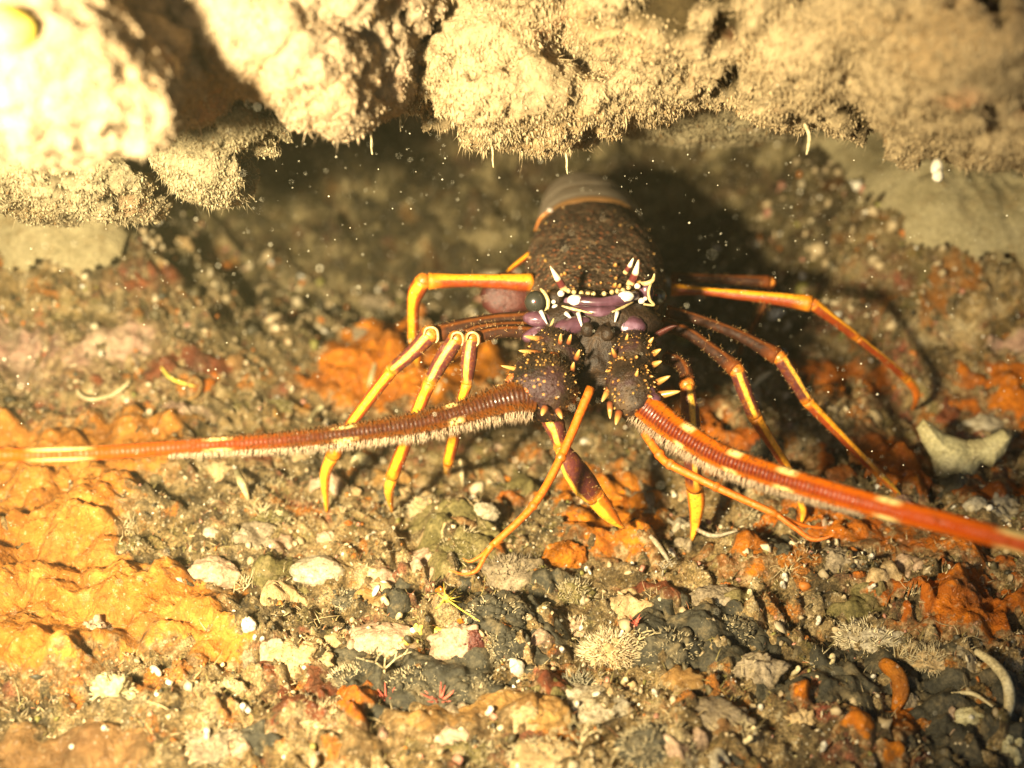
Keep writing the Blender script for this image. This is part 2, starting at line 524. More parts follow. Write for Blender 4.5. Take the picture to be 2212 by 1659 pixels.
def flagellum_material(name, bands, fade_to=0.34, flank=(0.52, 0.11, 0.004), back=(0.05, 0.008, 0.004)):
    """annulated whip: dark back, fiery flanks, pale yellow bands at set lengths that double as painted glints"""
    k = NT(name)
    sp = k.n("ShaderNodeSeparateXYZ"); k.link(k.uv(), sp.inputs[0])
    a = k.math('ABSOLUTE', k.math('SUBTRACT', sp.outputs[0], 0.5))
    half = tuple(0.55 * f for f in flank)
    c = k.ramp(a, [(0.0, back), (0.20, half), (0.32, flank), (0.39, half), (0.44, back), (0.5, back)])
    fade = k.ramp(k.math('MULTIPLY', sp.outputs[1], 1 / 4.0), [(fade_to * 0.3, 1.0), (fade_to, 0.0)])
    c = k.mix(k.math('MULTIPLY', fade, 1.0), k.mix(0.75, c, (0.78, 0.105, 0.002)), c)
    ringw = k.math('SINE', k.math('MULTIPLY', sp.outputs[1], 2 * math.pi / 0.0175))
    c = k.mix(k.ramp(ringw, [(0.3, 0.0), (1.0, 0.22)]), c, flank)
    tot = None
    for (pos, half) in bands:
        g = k.ramp(k.math('DIVIDE', k.math('ABSOLUTE', k.math('SUBTRACT', sp.outputs[1], pos)), half), [(0.35, 1.0), (1.0, 0.0)])
        tot = g if tot is None else k.math('MAXIMUM', tot, g)
    side = k.ramp(a, [(0.12, 0.8), (0.27, 1.0), (0.36, 0.95), (0.43, 0.0)])
    c = k.mix(k.math('MULTIPLY', tot, side), c, (0.95, 0.74, 0.30))  # yellow spots, their pale colour also painting the glints
    c = k.mix(k.ramp(k.noise(38, 4, 0.7), [(0.52, 0.0), (0.66, 0.5)]), c, (0.10, 0.030, 0.010))
    k.bump(k.noise(70, 3), 0.3, 0.006)
    return k.done(c, k.ramp(k.noise(26, 3), [(0.35, 0.20), (0.65, 0.42)]), 0.38)

def horn_material():
    k = NT("banded_horn")
    sp = k.n("ShaderNodeSeparateXYZ"); k.link(k.uv(), sp.inputs[0])
    c = k.ramp(sp.outputs[1], [(0.0, (0.62, 0.42, 0.20)), (0.12, (0.62, 0.42, 0.20)), (0.2, (0.10, 0.02, 0.02)), (0.42, (0.12, 0.025, 0.02)), (0.52, (0.85, 0.72, 0.50)), (0.86, (0.88, 0.76, 0.55)), (1.0, (0.25, 0.10, 0.04))])
    return k.done(c, 0.25, 0.5, coat=0.3)

def spine_material():
    k = NT("yellow_spine")
    sp = k.n("ShaderNodeSeparateXYZ"); k.link(k.uv(), sp.inputs[0])
    c = k.ramp(sp.outputs[1], [(0.0, (0.10, 0.025, 0.014)), (0.35, (0.24, 0.08, 0.022)), (0.6, (0.40, 0.21, 0.05)), (1.0, (0.52, 0.32, 0.11))])
    return k.done(c, 0.35, 0.5, coat=0.2)

def shell_material():
    k = NT("carapace_shell")
    c = k.ramp(k.noise(9, 5, 0.65), [(0.33, (0.016, 0.008, 0.005)), (0.5, (0.052, 0.030, 0.016)), (0.68, (0.13, 0.082, 0.044))])
    c = k.mix(k.ramp(k.voro(30, "Distance"), [(0.16, 0.8), (0.32, 0.0)]), c, (0.26, 0.085, 0.03))
    c = k.mix(k.ramp(k.noise(70, 2, 0.5), [(0.60, 0.0), (0.68, 0.6)]), c, (0.36, 0.27, 0.16))
    k.bump(k.math('ADD', k.noise(50, 4, 0.7), k.voro(34, "Distance")), 0.8, 0.015)
    return k.done(c, 0.7, 0.35)

def antenna_shell_material():
    k = NT("antenna_shell")
    c = k.ramp(k.noise(8, 5, 0.65), [(0.36, (0.008, 0.005, 0.003)), (0.5, (0.024, 0.014, 0.008)), (0.66, (0.070, 0.042, 0.022))])
    c = k.mix(k.ramp(k.noise(6, 3, 0.6, dist=0.8), [(0.52, 0.0), (0.62, 0.8)]), c, (0.036, 0.012, 0.016))
    c = k.mix(k.ramp(k.voro(34, "Distance"), [(0.14, 0.8), (0.26, 0.0)]), c, (0.42, 0.20, 0.05))
    k.bump(k.math('ADD', k.noise(50, 4, 0.7), k.noise(20, 3)), 0.7, 0.014)
    return k.done(c, 0.5, 0.4)

def segment_material():
    k = NT("abdomen_shell")
    sp = k.n("ShaderNodeSeparateXYZ"); k.link(k.uv(), sp.inputs[0])
    f = k.math('ADD', k.math('MULTIPLY', sp.outputs[1], 1.0), k.math('MULTIPLY', k.math('SUBTRACT', k.noise(6, 3), 0.5), 0.22))
    c = k.ramp(f, [(0.05, (0.20, 0.10, 0.035)), (0.13, (0.24, 0.13, 0.05)), (0.22, (0.16, 0.125, 0.09)), (0.42, (0.38, 0.31, 0.23)), (0.56, (0.20, 0.155, 0.11)), (0.72, (0.36, 0.29, 0.21)), (0.93, (0.09, 0.06, 0.045))])
    k.bump(k.noise(40, 3, 0.6), 0.35, 0.01)
    return k.done(c, 0.42, 0.45)

def plate_material():
    k = NT("violet_plate")
    c = k.ramp(k.noise(7, 4, 0.6), [(0.35, (0.035, 0.012, 0.018)), (0.52, (0.095, 0.040, 0.062)), (0.68, (0.24, 0.145, 0.21))])
    k.bump(k.noise(40, 2), 0.15, 0.005)
    return k.done(c, 0.28, 0.5, coat=0.3)

M = {}
M["floor"] = floor_material()
M["silt_rock"] = silt_rock_material()
M["fine_silt"] = mottled("fine_silt", [(0.22, 0.185, 0.10), (0.33, 0.28, 0.16), (0.42, 0.36, 0.22)], 5, 34, 0.95, 0.03, 0.1, dust=0.85)
M["dark_rock"] = mottled("dark_rock", [(0.035, 0.030, 0.017), (0.10, 0.085, 0.045), (0.22, 0.18, 0.10)], 5, 26, 0.85, 0.02)
M["fuzz"] = tint_material("pale_fuzz", 0.9, 0.1)
M["grit"] = tint_material("shell_grit", 0.55, 0.4)
M["pale_orange"] = orange_sponge("pale_orange_sponge", (0.66, 0.30, 0.055), (0.44, 0.15, 0.014), True, 0.3)
M["rust"] = orange_sponge("rust_orange_sponge", (0.62, 0.190, 0.006), (0.36, 0.080, 0.004), True, 0.7)
M["orange"] = orange_sponge("bright_orange_sponge", (0.68, 0.235, 0.009), (0.44, 0.120, 0.005), False, 0.4)
M["redbrown"] = orange_sponge("red_brown_sponge", (0.26, 0.075, 0.022), (0.12, 0.03, 0.012), False, 0.5)
M["brown"] = orange_sponge("brown_film", (0.34, 0.19, 0.07), (0.17, 0.085, 0.03), False, 0.4)
M["ochre"] = orange_sponge("ochre_film", (0.50, 0.30, 0.09), (0.28, 0.14, 0.04), False, 0.35)
M["white"] = mottled("white_sponge", [(0.20, 0.16, 0.10), (0.34, 0.29, 0.20), (0.50, 0.45, 0.35)], 6, 40, 0.6, 0.008, 0.35, 0.0, dust=0.50)
M["yellow_white"] = mottled("pale_yellow_sponge", [(0.36, 0.31, 0.15), (0.47, 0.42, 0.23), (0.56, 0.51, 0.31)], 4, 22, 0.5, 0.01, 0.35, dust=0.50)
M["pink_pale"] = mottled("pale_pink_sponge", [(0.25, 0.155, 0.095), (0.36, 0.25, 0.165), (0.48, 0.37, 0.27)], 6, 40, 0.6, 0.008, 0.35, dust=0.50)
M["coralline"] = orange_sponge("coralline_crust", (0.52, 0.40, 0.26), (0.40, 0.20, 0.15), False, 0.7)
M["tan"] = mottled("tan_sponge", [(0.30, 0.19, 0.09), (0.42, 0.30, 0.15), (0.55, 0.42, 0.25)], 7, 45, 0.75, 0.012, dust=0.50)
M["grey"] = mottled("grey_fluffy_sponge", [(0.13, 0.10, 0.065), (0.24, 0.19, 0.125), (0.36, 0.29, 0.20)], 5, 40, 0.9, 0.016, dust=0.50)
M["black"] = mottled("blackish_sponge", [(0.018, 0.017, 0.012), (0.042, 0.038, 0.024), (0.12, 0.10, 0.06)], 8, 50, 0.75, 0.014, 0.4, dust=0.50)
M["maroon"] = mottled("maroon_warts", [(0.045, 0.012, 0.010), (0.085, 0.022, 0.016), (0.15, 0.05, 0.03)], 8, 40, 0.5, 0.01, 0.4)
M["olive"] = mottled("olive_sponge", [(0.055, 0.046, 0.016), (0.115, 0.095, 0.032), (0.22, 0.175, 0.075)], 8, 40, 0.8, 0.012, dust=0.50)
M["yellow"] = mottled("sulphur_yellow", [(0.50, 0.38, 0.05), (0.64, 0.52, 0.09), (0.76, 0.64, 0.18)], 10, 50, 0.55, 0.006)
M["red"] = mottled("coral_red", [(0.34, 0.06, 0.04), (0.46, 0.11, 0.075), (0.60, 0.22, 0.15)], 10, 50, 0.55, 0.005)
M["chalk"] = mottled("chalk_white", [(0.44, 0.40, 0.31), (0.60, 0.56, 0.46), (0.72, 0.69, 0.60)], 10, 60, 0.45, 0.004, 0.45, dust=0.25)
M["cream"] = mottled("cream_tube", [(0.44, 0.36, 0.19), (0.56, 0.47, 0.27), (0.66, 0.58, 0.38)], 10, 60, 0.6, 0.005)

M["leg"] = leg_material("striped_leg", (0.075, 0.018, 0.016), (0.86, 0.48, 0.06), 0.036, (0.54, 0.17, 0.010))
M["leg_orange"] = leg_material("orange_leg", (0.19, 0.030, 0.006), (0.80, 0.34, 0.016), 0.078, (0.62, 0.21, 0.012))
M["leg_dim"] = leg_material("brown_leg", (0.022, 0.007, 0.003), (0.13, 0.036, 0.005), 0.022, (0.16, 0.04, 0.005), 0.62, 0.25)
M["claw"] = leg_material("orange_claw", (0.50, 0.12, 0.010), (0.82, 0.42, 0.03), 0.10, (0.70, 0.28, 0.02))
M["thin_limb"] = leg_material("orange_feeler", (0.36, 0.07, 0.006), (0.56, 0.13, 0.008), 0.12, (0.50, 0.14, 0.012))
M["horn"] = horn_material()
M["spine"] = spine_material()
M["shell"] = shell_material()
M["antenna_shell"] = antenna_shell_material()
M["segment"] = segment_material()
M["plate"] = plate_material()
M["eye"] = NT("dark_eye").done((0.030, 0.030, 0.024), 0.28, 0.5, coat=0.3)
M["pupil"] = NT("red_eye_spot").done((0.45, 0.03, 0.02), 0.4)
M["ivory"] = mottled("ivory_rim", [(0.34, 0.23, 0.09), (0.48, 0.36, 0.17), (0.64, 0.52, 0.30)], 12, 50, 0.35, 0.004, 0.5)
M["porcelain"] = mottled("white_patch", [(0.55, 0.48, 0.42), (0.66, 0.60, 0.55), (0.74, 0.70, 0.66)], 12, 50, 0.3, 0.002, 0.5)
M["joint"] = mottled("orange_joint", [(0.30, 0.06, 0.010), (0.52, 0.16, 0.018), (0.70, 0.36, 0.08)], 12, 50, 0.35, 0.004, 0.5)
M["hinge"] = mottled("red_orange_hinge", [(0.22, 0.035, 0.012), (0.42, 0.10, 0.02), (0.62, 0.30, 0.10)], 14, 50, 0.4, 0.006, 0.5)
M["red_plate"] = mottled("dull_red_plate", [(0.045, 0.010, 0.008), (0.072, 0.017, 0.014), (0.11, 0.032, 0.024)], 6, 40, 0.5, 0.006, 0.4)
M["maxilla"] = mottled("brown_mouth", [(0.010, 0.005, 0.003), (0.020, 0.010, 0.005), (0.055, 0.030, 0.014)], 10, 50, 0.55, 0.01, 0.4)
M["snow"] = NT("suspended_silt").done((0.70, 0.66, 0.52), 0.8, 0.2)

# ------------------------------------------------------------------ the setting: floor and roof of the crevice
def build_floor():
    ys = [-1.5]
    while ys[-1] < 11.5:
        y = ys[-1]
        ys.append(y + (0.09 if y < 1.9 else 0.0125 + 0.0022 * max(0, y - 3) if y < 7.6 else 0.035))
    ys = np.array(ys)
    s = np.concatenate([np.linspace(-2.2, -0.68, 60, endpoint=False), np.linspace(-0.68, 0.68, 640), np.linspace(0.68, 2.2, 61)[1:]])
    Y, S = np.meshgrid(ys, s, indexing='ij')
    X = S * (np.maximum(Y, 0.5) * 0.72 + 1.15)
    Z = floor_h(X.ravel(), Y.ravel())
    V = np.stack([X.ravel(), Y.ravel(), Z], 1)
    ny, nx = Y.shape
    i = np.arange((ny - 1) * (nx - 1)); r, c = i // (nx - 1), i % (nx - 1)
    a = r * nx + c
    Q = np.stack([a, a + 1, a + nx + 1, a + nx], 1)
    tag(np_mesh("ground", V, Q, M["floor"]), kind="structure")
build_floor()

def E(u, v, d, ru, rv, rd):                     # a rounded lump given by where and how large it is seen
    k = d / FPX
    return P(u, v, d), np.array([RGT * ru * k, UPV * rv * k, FWD * rd])

def rock(name, ells, voxel, tone, label, amp, seed, fuzz=0, fuzz_len=0.05, pits=0.5, rough=1.0, cat="rock", edge=0, dark=(0.050, 0.036, 0.016)):
    V, N, T = remesh_lumps(ells, voxel)
    q = V + 3.1 * seed
    h = 0.65 * amp * noise3(q * 1.9, seed) + 0.36 * amp * billow3(q * 4.2, seed + 1)
    h = h + rough * (0.28 * amp * billow3(q * 9.5, seed + 2) + 0.22 * amp * noise3(q * 21, seed + 3) + 0.15 * amp * noise3(q * 42, seed + 4))
    def pit_of(p):
        p = p + 3.1 * seed
        f = noise3(p * 2.1, seed + 20) + 0.65 * noise3(p * 5.0, seed + 21) + 0.45 * noise3(p * 13, seed + 22)
        return smooth(0.86 - pits, 0.97 - pits, f)
    pit = pit_of(V)
    V = V + N * (h - 0.075 * pit)[:, None]
    tone = np.array(tone)
    col = tone * (0.82 + 0.22 * noise3(q * 3.0, seed + 25))[:, None]
    blush = smooth(0.35, 0.6, noise3(q * 5, seed + 26) )[:, None]
    col = col * (1 - 0.5 * blush) + 0.5 * blush * tone * np.array([1.0, 0.62, 0.52])
    gold = smooth(0.15, 0.45, noise3(q * 2.2, seed + 29))[:, None]
    gk = 0.5 if tone[2] > 0.25 else 0.22
    col = col * (1 - gk * gold) + gk * gold * tone * np.array([1.12, 0.80, 0.42])
    dk = np.array(dark) * (1 + 0.6 * noise3(q * 8, seed + 27))[:, None]
    red = smooth(0.25, 0.45, noise3(q * 3.5, seed + 28))[:, None]
    dk = dk * (1 - red) + red * np.array([0.13, 0.045, 0.022])
    col = col * (1 - pit[:, None]) + dk * pit[:, None]
    o = np_mesh(name, V, T, M["silt_rock"], col=np.clip(col, 0.01, 0.85))
    tag(o, label, cat)
    if fuzz:
        N2, fn = normals_of(V, T)
        ar = np.linalg.norm(fn, axis=1)
        cen = V[T].mean(1)
        view = (CAM - cen) / np.linalg.norm(CAM - cen, axis=1)[:, None]
        fnn = fn / (ar[:, None] + 1e-12)
        facing = (fnn * view).sum(1)
        clump = smooth(-0.45, 0.25, noise3(cen * 5.4 + 9, seed + 8))
        w = ar * ((facing > -0.3) * (0.35 + clump) * (1 - 0.97 * pit[T].mean(1)) + edge * (np.abs(facing) < 0.22) * (fnn[:, 2] < 0.1))
        uu, vv, dd = project(cen)
        w = w * ((uu > -150) & (uu < 2360) & (vv > -120))
        idx = RNG.choice(len(T), fuzz, p=w / w.sum())
        bc = RNG.dirichlet((1, 1, 1), fuzz)
        fz = fnn[idx]
        hair = RNG.random(fuzz) < 0.16
        base = (V[T[idx]] * bc[:, :, None]).sum(1) + np.where(hair, -0.004, 0.002)[:, None] * fz
        down = np.array([0.12, 0.0, -1.0])
        tang = down - (fz @ down)[:, None] * fz
        dirs = np.where(hair[:, None], fz * 0.6 + down * 0.6, tang * 0.9 + fz * 0.34 + down * 0.25) + RNG.normal(0, 0.24, (fuzz, 3))
        L = fuzz_len * np.where(hair, 0.60, 0.25) * RNG.lognormal(-0.2, 0.42, fuzz)
        wd = np.where(hair, 0.0014, 0.0040) * RNG.uniform(0.5, 1.5, fuzz)
        bend = RNG.normal(0, 0.22, (fuzz, 3)) + np.array([0, 0, -0.12])
        fc = tone * RNG.uniform(0.58, 1.16, fuzz)[:, None]
        fc[RNG.random(fuzz) < 0.07] = (0.20, 0.13, 0.06)
        FV, FT, FC = strands(base, dirs, L, wd, bend, np.clip(fc, 0, 0.85))
        tag(np_mesh("hydroid_fuzz", FV, FT, M["fuzz"], parent=o, col=FC), kind="stuff")
    return o

CREAM, SAND, DIM = (0.43, 0.33, 0.215), (0.44, 0.34, 0.20), (0.37, 0.31, 0.19)
rock("overhang_rock", [E(-140, 60, 3.3, 300, 290, 0.5), E(90, 150, 3.25, 250, 205, 0.34), E(285, 205, 3.35, 110, 118, 0.26), E(100, -60, 3.4, 190, 200, 0.4), E(60, 260, 3.25, 200, 95, 0.22)],
     0.018, CREAM, "glaring pale rock at the upper left corner, closest part of the overhang", 0.085, 3, 6000, 0.045, 0.34)
rock("overhang_rock", [E(430, -20, 3.9, 200, 150, 0.45), E(560, 85, 3.9, 190, 112, 0.36), E(680, 155, 3.95, 130, 105, 0.32), E(745, 225, 3.95, 66, 56, 0.22), E(660, -40, 3.95, 200, 150, 0.5), E(540, 155, 3.95, 110, 50, 0.2), E(430, 120, 3.95, 120, 80, 0.3), E(850, 40, 4.3, 120, 110, 0.4), E(300, 60, 3.8, 130, 120, 0.35), E(400, 175, 4.1, 130, 80, 0.3), E(815, 140, 4.25, 95, 120, 0.35), E(330, 150, 3.75, 110, 90, 0.3)],
     0.018, CREAM, "bright cream rock slanting down between the corner rock and the shaggy hanging rock", 0.085, 5, 9000, 0.045, 0.42, edge=1)
rock("overhang_rock", [E(1040, 150, 4.65, 205, 118, 0.5), E(1150, 222, 4.6, 150, 84, 0.42), E(930, 130, 4.7, 105, 100, 0.4), E(1290, 185, 4.75, 115, 88, 0.42), E(1130, 20, 4.75, 330, 150, 0.8), E(1200, 290, 4.6, 72, 28, 0.2), E(1395, 185, 4.5, 115, 80, 0.4), E(945, 185, 4.55, 125, 82, 0.4), E(1055, 225, 4.52, 135, 80, 0.38), E(1290, 230, 4.6, 90, 70, 0.35), E(880, 70, 4.8, 130, 150, 0.5), E(1400, 130, 4.6, 140, 90, 0.5)],
     0.021, SAND, "shaggy silt coated rock hanging right above the lobster's tail", 0.085, 7, 24000, 0.058, 0.74, edge=2)
rock("overhang_rock", [E(1540, 90, 4.3, 240, 125, 0.6), E(1420, 40, 4.3, 200, 110, 0.6), E(1760, 150, 4.15, 190, 115, 0.5), E(1900, 190, 4.05, 120, 105, 0.4), E(1600, -60, 4.4, 330, 150, 0.9)],
     0.021, SAND, "tan furry rock of the overhang between the hanging rock and the corner lump", 0.085, 9, 19000, 0.052, 0.72, edge=1)
rock("overhang_rock", [E(2080, 160, 3.75, 210, 150, 0.5), E(2200, 270, 3.8, 150, 85, 0.4), E(1965, 300, 4.0, 60, 55, 0.18), E(2120, 0, 3.9, 260, 180, 0.7), E(1900, 70, 3.95, 200, 130, 0.5), E(2300, 180, 3.7, 160, 190, 0.5)],
     0.021, SAND, "broad sandy furry rock at the upper right corner of the overhang", 0.080, 11, 17000, 0.050, 0.66, edge=1)
rock("overhang_rock", [E(1540, 240, 5.5, 240, 62, 0.5), E(1400, 180, 5.6, 180, 90, 0.5), E(1680, 210, 5.5, 150, 80, 0.5)],
     0.024, DIM, "low greyish silted ledge in the shade between the furry rocks and the dark back wall", 0.05, 13, 7000, 0.05, 0.44, edge=2)
rock("overhang_rock", [E(460, 370, 4.6, 95, 66, 0.3), E(520, 285, 4.4, 120, 55, 0.3), E(400, 320, 4.6, 70, 80, 0.3)],
     0.02, DIM, "furry grey beige lump hanging below the bright cream rock", 0.055, 15, 8000, 0.05, 0.62, edge=1)
rock("overhang_rock", [E(170, 375, 4.5, 160, 75, 0.35), E(-20, 370, 4.5, 120, 85, 0.35), E(270, 425, 4.8, 90, 55, 0.3), E(90, 440, 4.9, 90, 50, 0.3)],
     0.02, DIM, "dull lump with dark red hollows below the glaring corner rock", 0.07, 17, 5500, 0.045, 0.74, edge=1)
mb = MB(); mb.ellip(P(2024, 362, 3.98), np.array([RGT * .022, UPV * .034, FWD * .02]), lump=.25, nu=16, nv=11); mb.ellip(P(2026, 380, 3.97), np.array([RGT * .020, UPV * .024, FWD * .02]), lump=.25, nu=16, nv=11)
tag(mb.build("shell", M["chalk"]), "bright white shell chip dangling under the sandy rock at the upper right", "shell")
mb = MB(); mb.tube([P(1738, 268, 4.2), P(1748, 292, 4.2), P(1746, 318, 4.2), P(1742, 334, 4.2)], [.006, .007, .006, .003], n=7, samp=18)
tag(mb.build("thread_worm", M["cream"]), "pale thread hanging from the tan furry rock in front of the silt drift", "worm")
mb = MB(); mb.ellip(P(14, 62, 2.90), np.array([RGT * .075, UPV * .058, FWD * .05]), lump=.2, nu=26, nv=16)
tag(mb.build("sponge", M["yellow"]), "vivid yellow sponge knob on the glaring rock at the top left", "sponge")
for i, (u, v, L, d, place) in enumerate(((800, 300, 34, 4.3, "at the gap beside the cream rock"), (862, 262, 22, 4.4, "under the hanging rock's left shoulder"), (1062, 332, 30, 4.42, "under the middle of the hanging rock"), (1222, 350, 26, 4.4, "at the hanging rock's right tip"))):
    mb = MB(); q = P(u, v - 20, d); e = P(u + 4, v + L, d)
    mb.tube([q, q * .6 + e * .4 + np.array([.002, 0, 0]), q * .3 + e * .7 - np.array([.001, 0, 0]), e], [.005, .0042, .0034, .0018], n=6, samp=14)
    tag(mb.build("silt_thread", M["cream"]), "silt covered thread hanging " + place, "hydroid", "silt threads hanging from the overhang")

# the rest of the roof, above and behind what the picture shows
def build_roof():
    xs, ys = np.linspace(-9, 9, 120), np.linspace(2.9, 12, 80)
    Y, X = np.meshgrid(ys, xs, indexing='ij')
    Z = 3.25 - 0.18 * (Y - 2.9) + 0.20 * noise2(X.ravel() * 0.8, Y.ravel() * 0.8, 60).reshape(X.shape) + 0.08 * billow2(X.ravel() * 2.6, Y.ravel() * 2.6, 61).reshape(X.shape)
    lower = np.stack([X.ravel(), Y.ravel(), Z.ravel()], 1)
    upper = lower.copy(); upper[:, 2] = 6.0
    n = len(lower); ny, nx = X.shape
    i = np.arange((ny - 1) * (nx - 1)); r, c = i // (nx - 1), i % (nx - 1)
    a = r * nx + c
    Q = [np.stack([a, a + nx, a + nx + 1, a + 1], 1), np.stack([a, a + 1, a + nx + 1, a + nx], 1) + n]
    j = np.arange(nx - 1)
    Q.append(np.stack([j, j + 1, j + 1 + n, j + n], 1))
    V = np.vstack([lower, upper])
    tag(np_mesh("cave_roof", V, np.vstack(Q), M["silt_rock"], col=np.tile([0.40, 0.31, 0.18], (len(V), 1))), kind="structure")
build_roof()

# ------------------------------------------------------------------ growth on the floor
LAND = []                                       # named growths, used to say where the small ones sit

def land(u, v, short):
    LAND.append((u, v, short))

def crust(poly, thick, mat, label, cat, short=None, seed=1, step=0.014, lump=0.05, lf=3.6, edge=0.10, name="encrusting_sponge", holes=None, base=None, lift=0.012, rag=1.0):
    """a conforming cushion of sponge grown over the floor inside an outline"""
    holes = (0.36 if mat in ("rust", "redbrown") else 0.10 if mat == "orange" else 0.06) if holes is None else holes
    W = np.array([G(u, v, floor_mid)[:2] for u, v in poly])
    x0, y0 = W.min(0) - 0.06; x1, y1 = W.max(0) + 0.06
    nx, ny = int((x1 - x0) / step) + 2, int((y1 - y0) / step) + 2
    X, Y = np.meshgrid(np.linspace(x0, x1, nx), np.linspace(y0, y1, ny), indexing='ij')
    x, y = X.ravel(), Y.ravel()
    sd = np.full(len(x), 1e9); inside = np.zeros(len(x), bool)
    for a, b in zip(W, np.roll(W, -1, axis=0)):
        e = b - a
        t = np.clip(((x - a[0]) * e[0] + (y - a[1]) * e[1]) / (e @ e + 1e-12), 0, 1)
        sd = np.minimum(sd, np.hypot(x - a[0] - t * e[0], y - a[1] - t * e[1]))
        c = ((a[1] > y) != (b[1] > y)) & (x < (b[0] - a[0]) * (y - a[1]) / (b[1] - a[1] + 1e-12) + a[0])
        inside ^= c
    sd = np.where(inside, sd, -sd)
    sd = sd + (0.07 if base is None else 0.16) * noise2(x * 4, y * 4, seed + 30) + rag * 0.05 * noise2(x * 11, y * 11, seed + 31) + rag * 0.025 * noise2(x * 27, y * 27, seed + 32) - holes * smooth(0.10, 0.5, noise2(x * 5.5, y * 5.5, seed + 36) + 0.4 * noise2(x * 14, y * 14, seed + 39))
    prof = np.where(sd > 0, 1 - np.exp(-np.maximum(sd, 0) / edge), sd * 2.2 / edge)
    wx = x + 0.09 * noise2(x * 3, y * 3, seed + 37); wy = y + 0.09 * noise2(x * 3, y * 3, seed + 38)
    z = (base or floor_mid)(x, y) + thick * prof + np.clip(prof, 0, 1) * (lump * billow2(wx * lf, wy * lf, seed + 33) + 0.55 * lump * billow2(wx * lf * 2.4, wy * lf * 2.4, seed + 34) + 0.22 * lump * noise2(x * 19, y * 19, seed + 40) + 0.14 * lump * billow2(x * 40, y * 40, seed + 35)) + lift
    keep = sd > -0.07
    ef = np.clip(1 - sd / (0.16 if min(x1 - x0, y1 - y0) > 0.5 else 0.05), 0, 1)
    idx = -np.ones(len(x), dtype=int); idx[keep] = np.arange(keep.sum())
    i = np.arange((nx - 1) * (ny - 1)); r, c = i // (ny - 1), i % (ny - 1)
    a = r * ny + c
    Q = np.stack([a, a + ny, a + ny + 1, a + 1], 1)
    Q = idx[Q[(idx[Q] >= 0).all(1)]]
    o = np_mesh(name, np.stack([x, y, z], 1)[keep], Q, M[mat], col=np.repeat(ef[keep][:, None], 3, 1))
    if short:
        pu = np.array(poly).mean(0); land(pu[0], pu[1], short)
    return tag(o, label, cat)

crust([(-80, 925), (60, 905), (170, 890), (330, 895), (450, 915), (430, 960), (385, 1010), (340, 1050), (300, 1085), (268, 1140), (280, 1190), (390, 1215), (450, 1250), (500, 1290), (530, 1340), (545, 1400), (500, 1440), (440, 1450), (330, 1420), (240, 1400), (170, 1440), (60, 1480), (-80, 1490)],
      0.085, "pale_orange", "large pale orange lumpy sponge sheet covering the floor below the long thin antenna", "sponge", "the pale orange sponge sheet", 1, 0.012, 0.115, 2.3)
crust([(620, 810), (690, 750), (760, 712), (860, 690), (950, 720), (1060, 750), (1130, 800), (1080, 860), (960, 885), (850, 905), (730, 890), (650, 860)],
      0.07, "orange", "orange sponge patch on the floor behind the lobster's three striped legs", "sponge", "the orange patch behind the striped legs", 2, 0.014, 0.05, 5)
crust([(1150, 1070), (1230, 1015), (1330, 1010), (1420, 1040), (1450, 1110), (1400, 1190), (1310, 1215), (1210, 1150)],
      0.025, "orange", "rusty orange sponge patch under the crossed feeler and striped front leg", "sponge", "the rusty patch under the crossed feeler", 3, 0.012, 0.05, 6)
crust([(1420, 870), (1520, 850), (1600, 890), (1660, 960), (1640, 1040), (1560, 1060), (1470, 1010), (1420, 950)],
      0.05, "rust", "brownish orange sponge patch around the round tan sponge", "sponge", None, 4, 0.014, 0.05, 6)
crust([(1740, 1010), (1800, 950), (1870, 900), (1960, 940), (2000, 1010), (2060, 1060), (2150, 1040), (2260, 1010), (2300, 1090), (2180, 1110), (2060, 1100), (1960, 1080), (1860, 1070), (1770, 1060)],
      0.07, "rust", "dark orange sponge patch reaching under the pale winged sponge", "sponge", "the dark orange patch under the winged sponge", 5, 0.014, 0.06, 5)
crust([(1690, 800), (1770, 770), (1880, 780), (1940, 830), (1880, 880), (1760, 870)],
      0.06, "rust", "dim orange sponge patch between the two long hind legs", "sponge", None, 6, 0.016, 0.05, 5)
crust([(2060, 780), (2150, 770), (2300, 800), (2300, 880), (2180, 900), (2080, 850)],
      0.06, "rust", "dim orange sponge patch above the winged sponge at the picture's edge", "sponge", None, 7, 0.016, 0.05, 5)
crust([(1830, 1290), (1900, 1235), (2040, 1225), (2180, 1240), (2300, 1270), (2300, 1380), (2160, 1400), (2020, 1400), (1900, 1360)],
      0.075, "rust", "ragged rust orange sponge mat at the right edge below the thick antenna", "sponge", "the ragged rust mat", 8, 0.012, 0.075, 6)
crust([(1480, 1210), (1560, 1160), (1640, 1150), (1690, 1190), (1640, 1240), (1560, 1250)],
      0.05, "orange", "orange sponge patch just beneath the forked tip of the shorter feeler", "sponge", "the orange patch at the shorter feeler", 9, 0.012, 0.05, 7)
crust([(1780, 1560), (1810, 1530), (1880, 1530), (1900, 1580), (1870, 1610), (1800, 1605)],
      0.07, "orange", "rounded plain orange sponge cushion near the bottom of the frame", "sponge", "the rounded orange cushion", 10, 0.009, 0.02, 5)
crust([(1905, 1545), (1950, 1530), (1985, 1560), (1960, 1650), (1910, 1640)],
      0.06, "orange", "narrow orange sponge lobe beside the rounded orange cushion", "sponge", None, 11, 0.009, 0.03, 7)
crust([(200, 830), (250, 790), (340, 765), (430, 760), (520, 780), (480, 815), (360, 820), (280, 830)],
      0.05, "redbrown", "red brown sponge hump behind the cream thread worm", "sponge", "the red brown hump", 12, 0.014, 0.04, 6)
crust([(240, 610), (340, 580), (430, 590), (420, 640), (320, 660), (250, 650)],
      0.05, "redbrown", "dark red crust in the shade at the foot of the silt slope", "sponge", None, 13, 0.016, 0.04, 6)
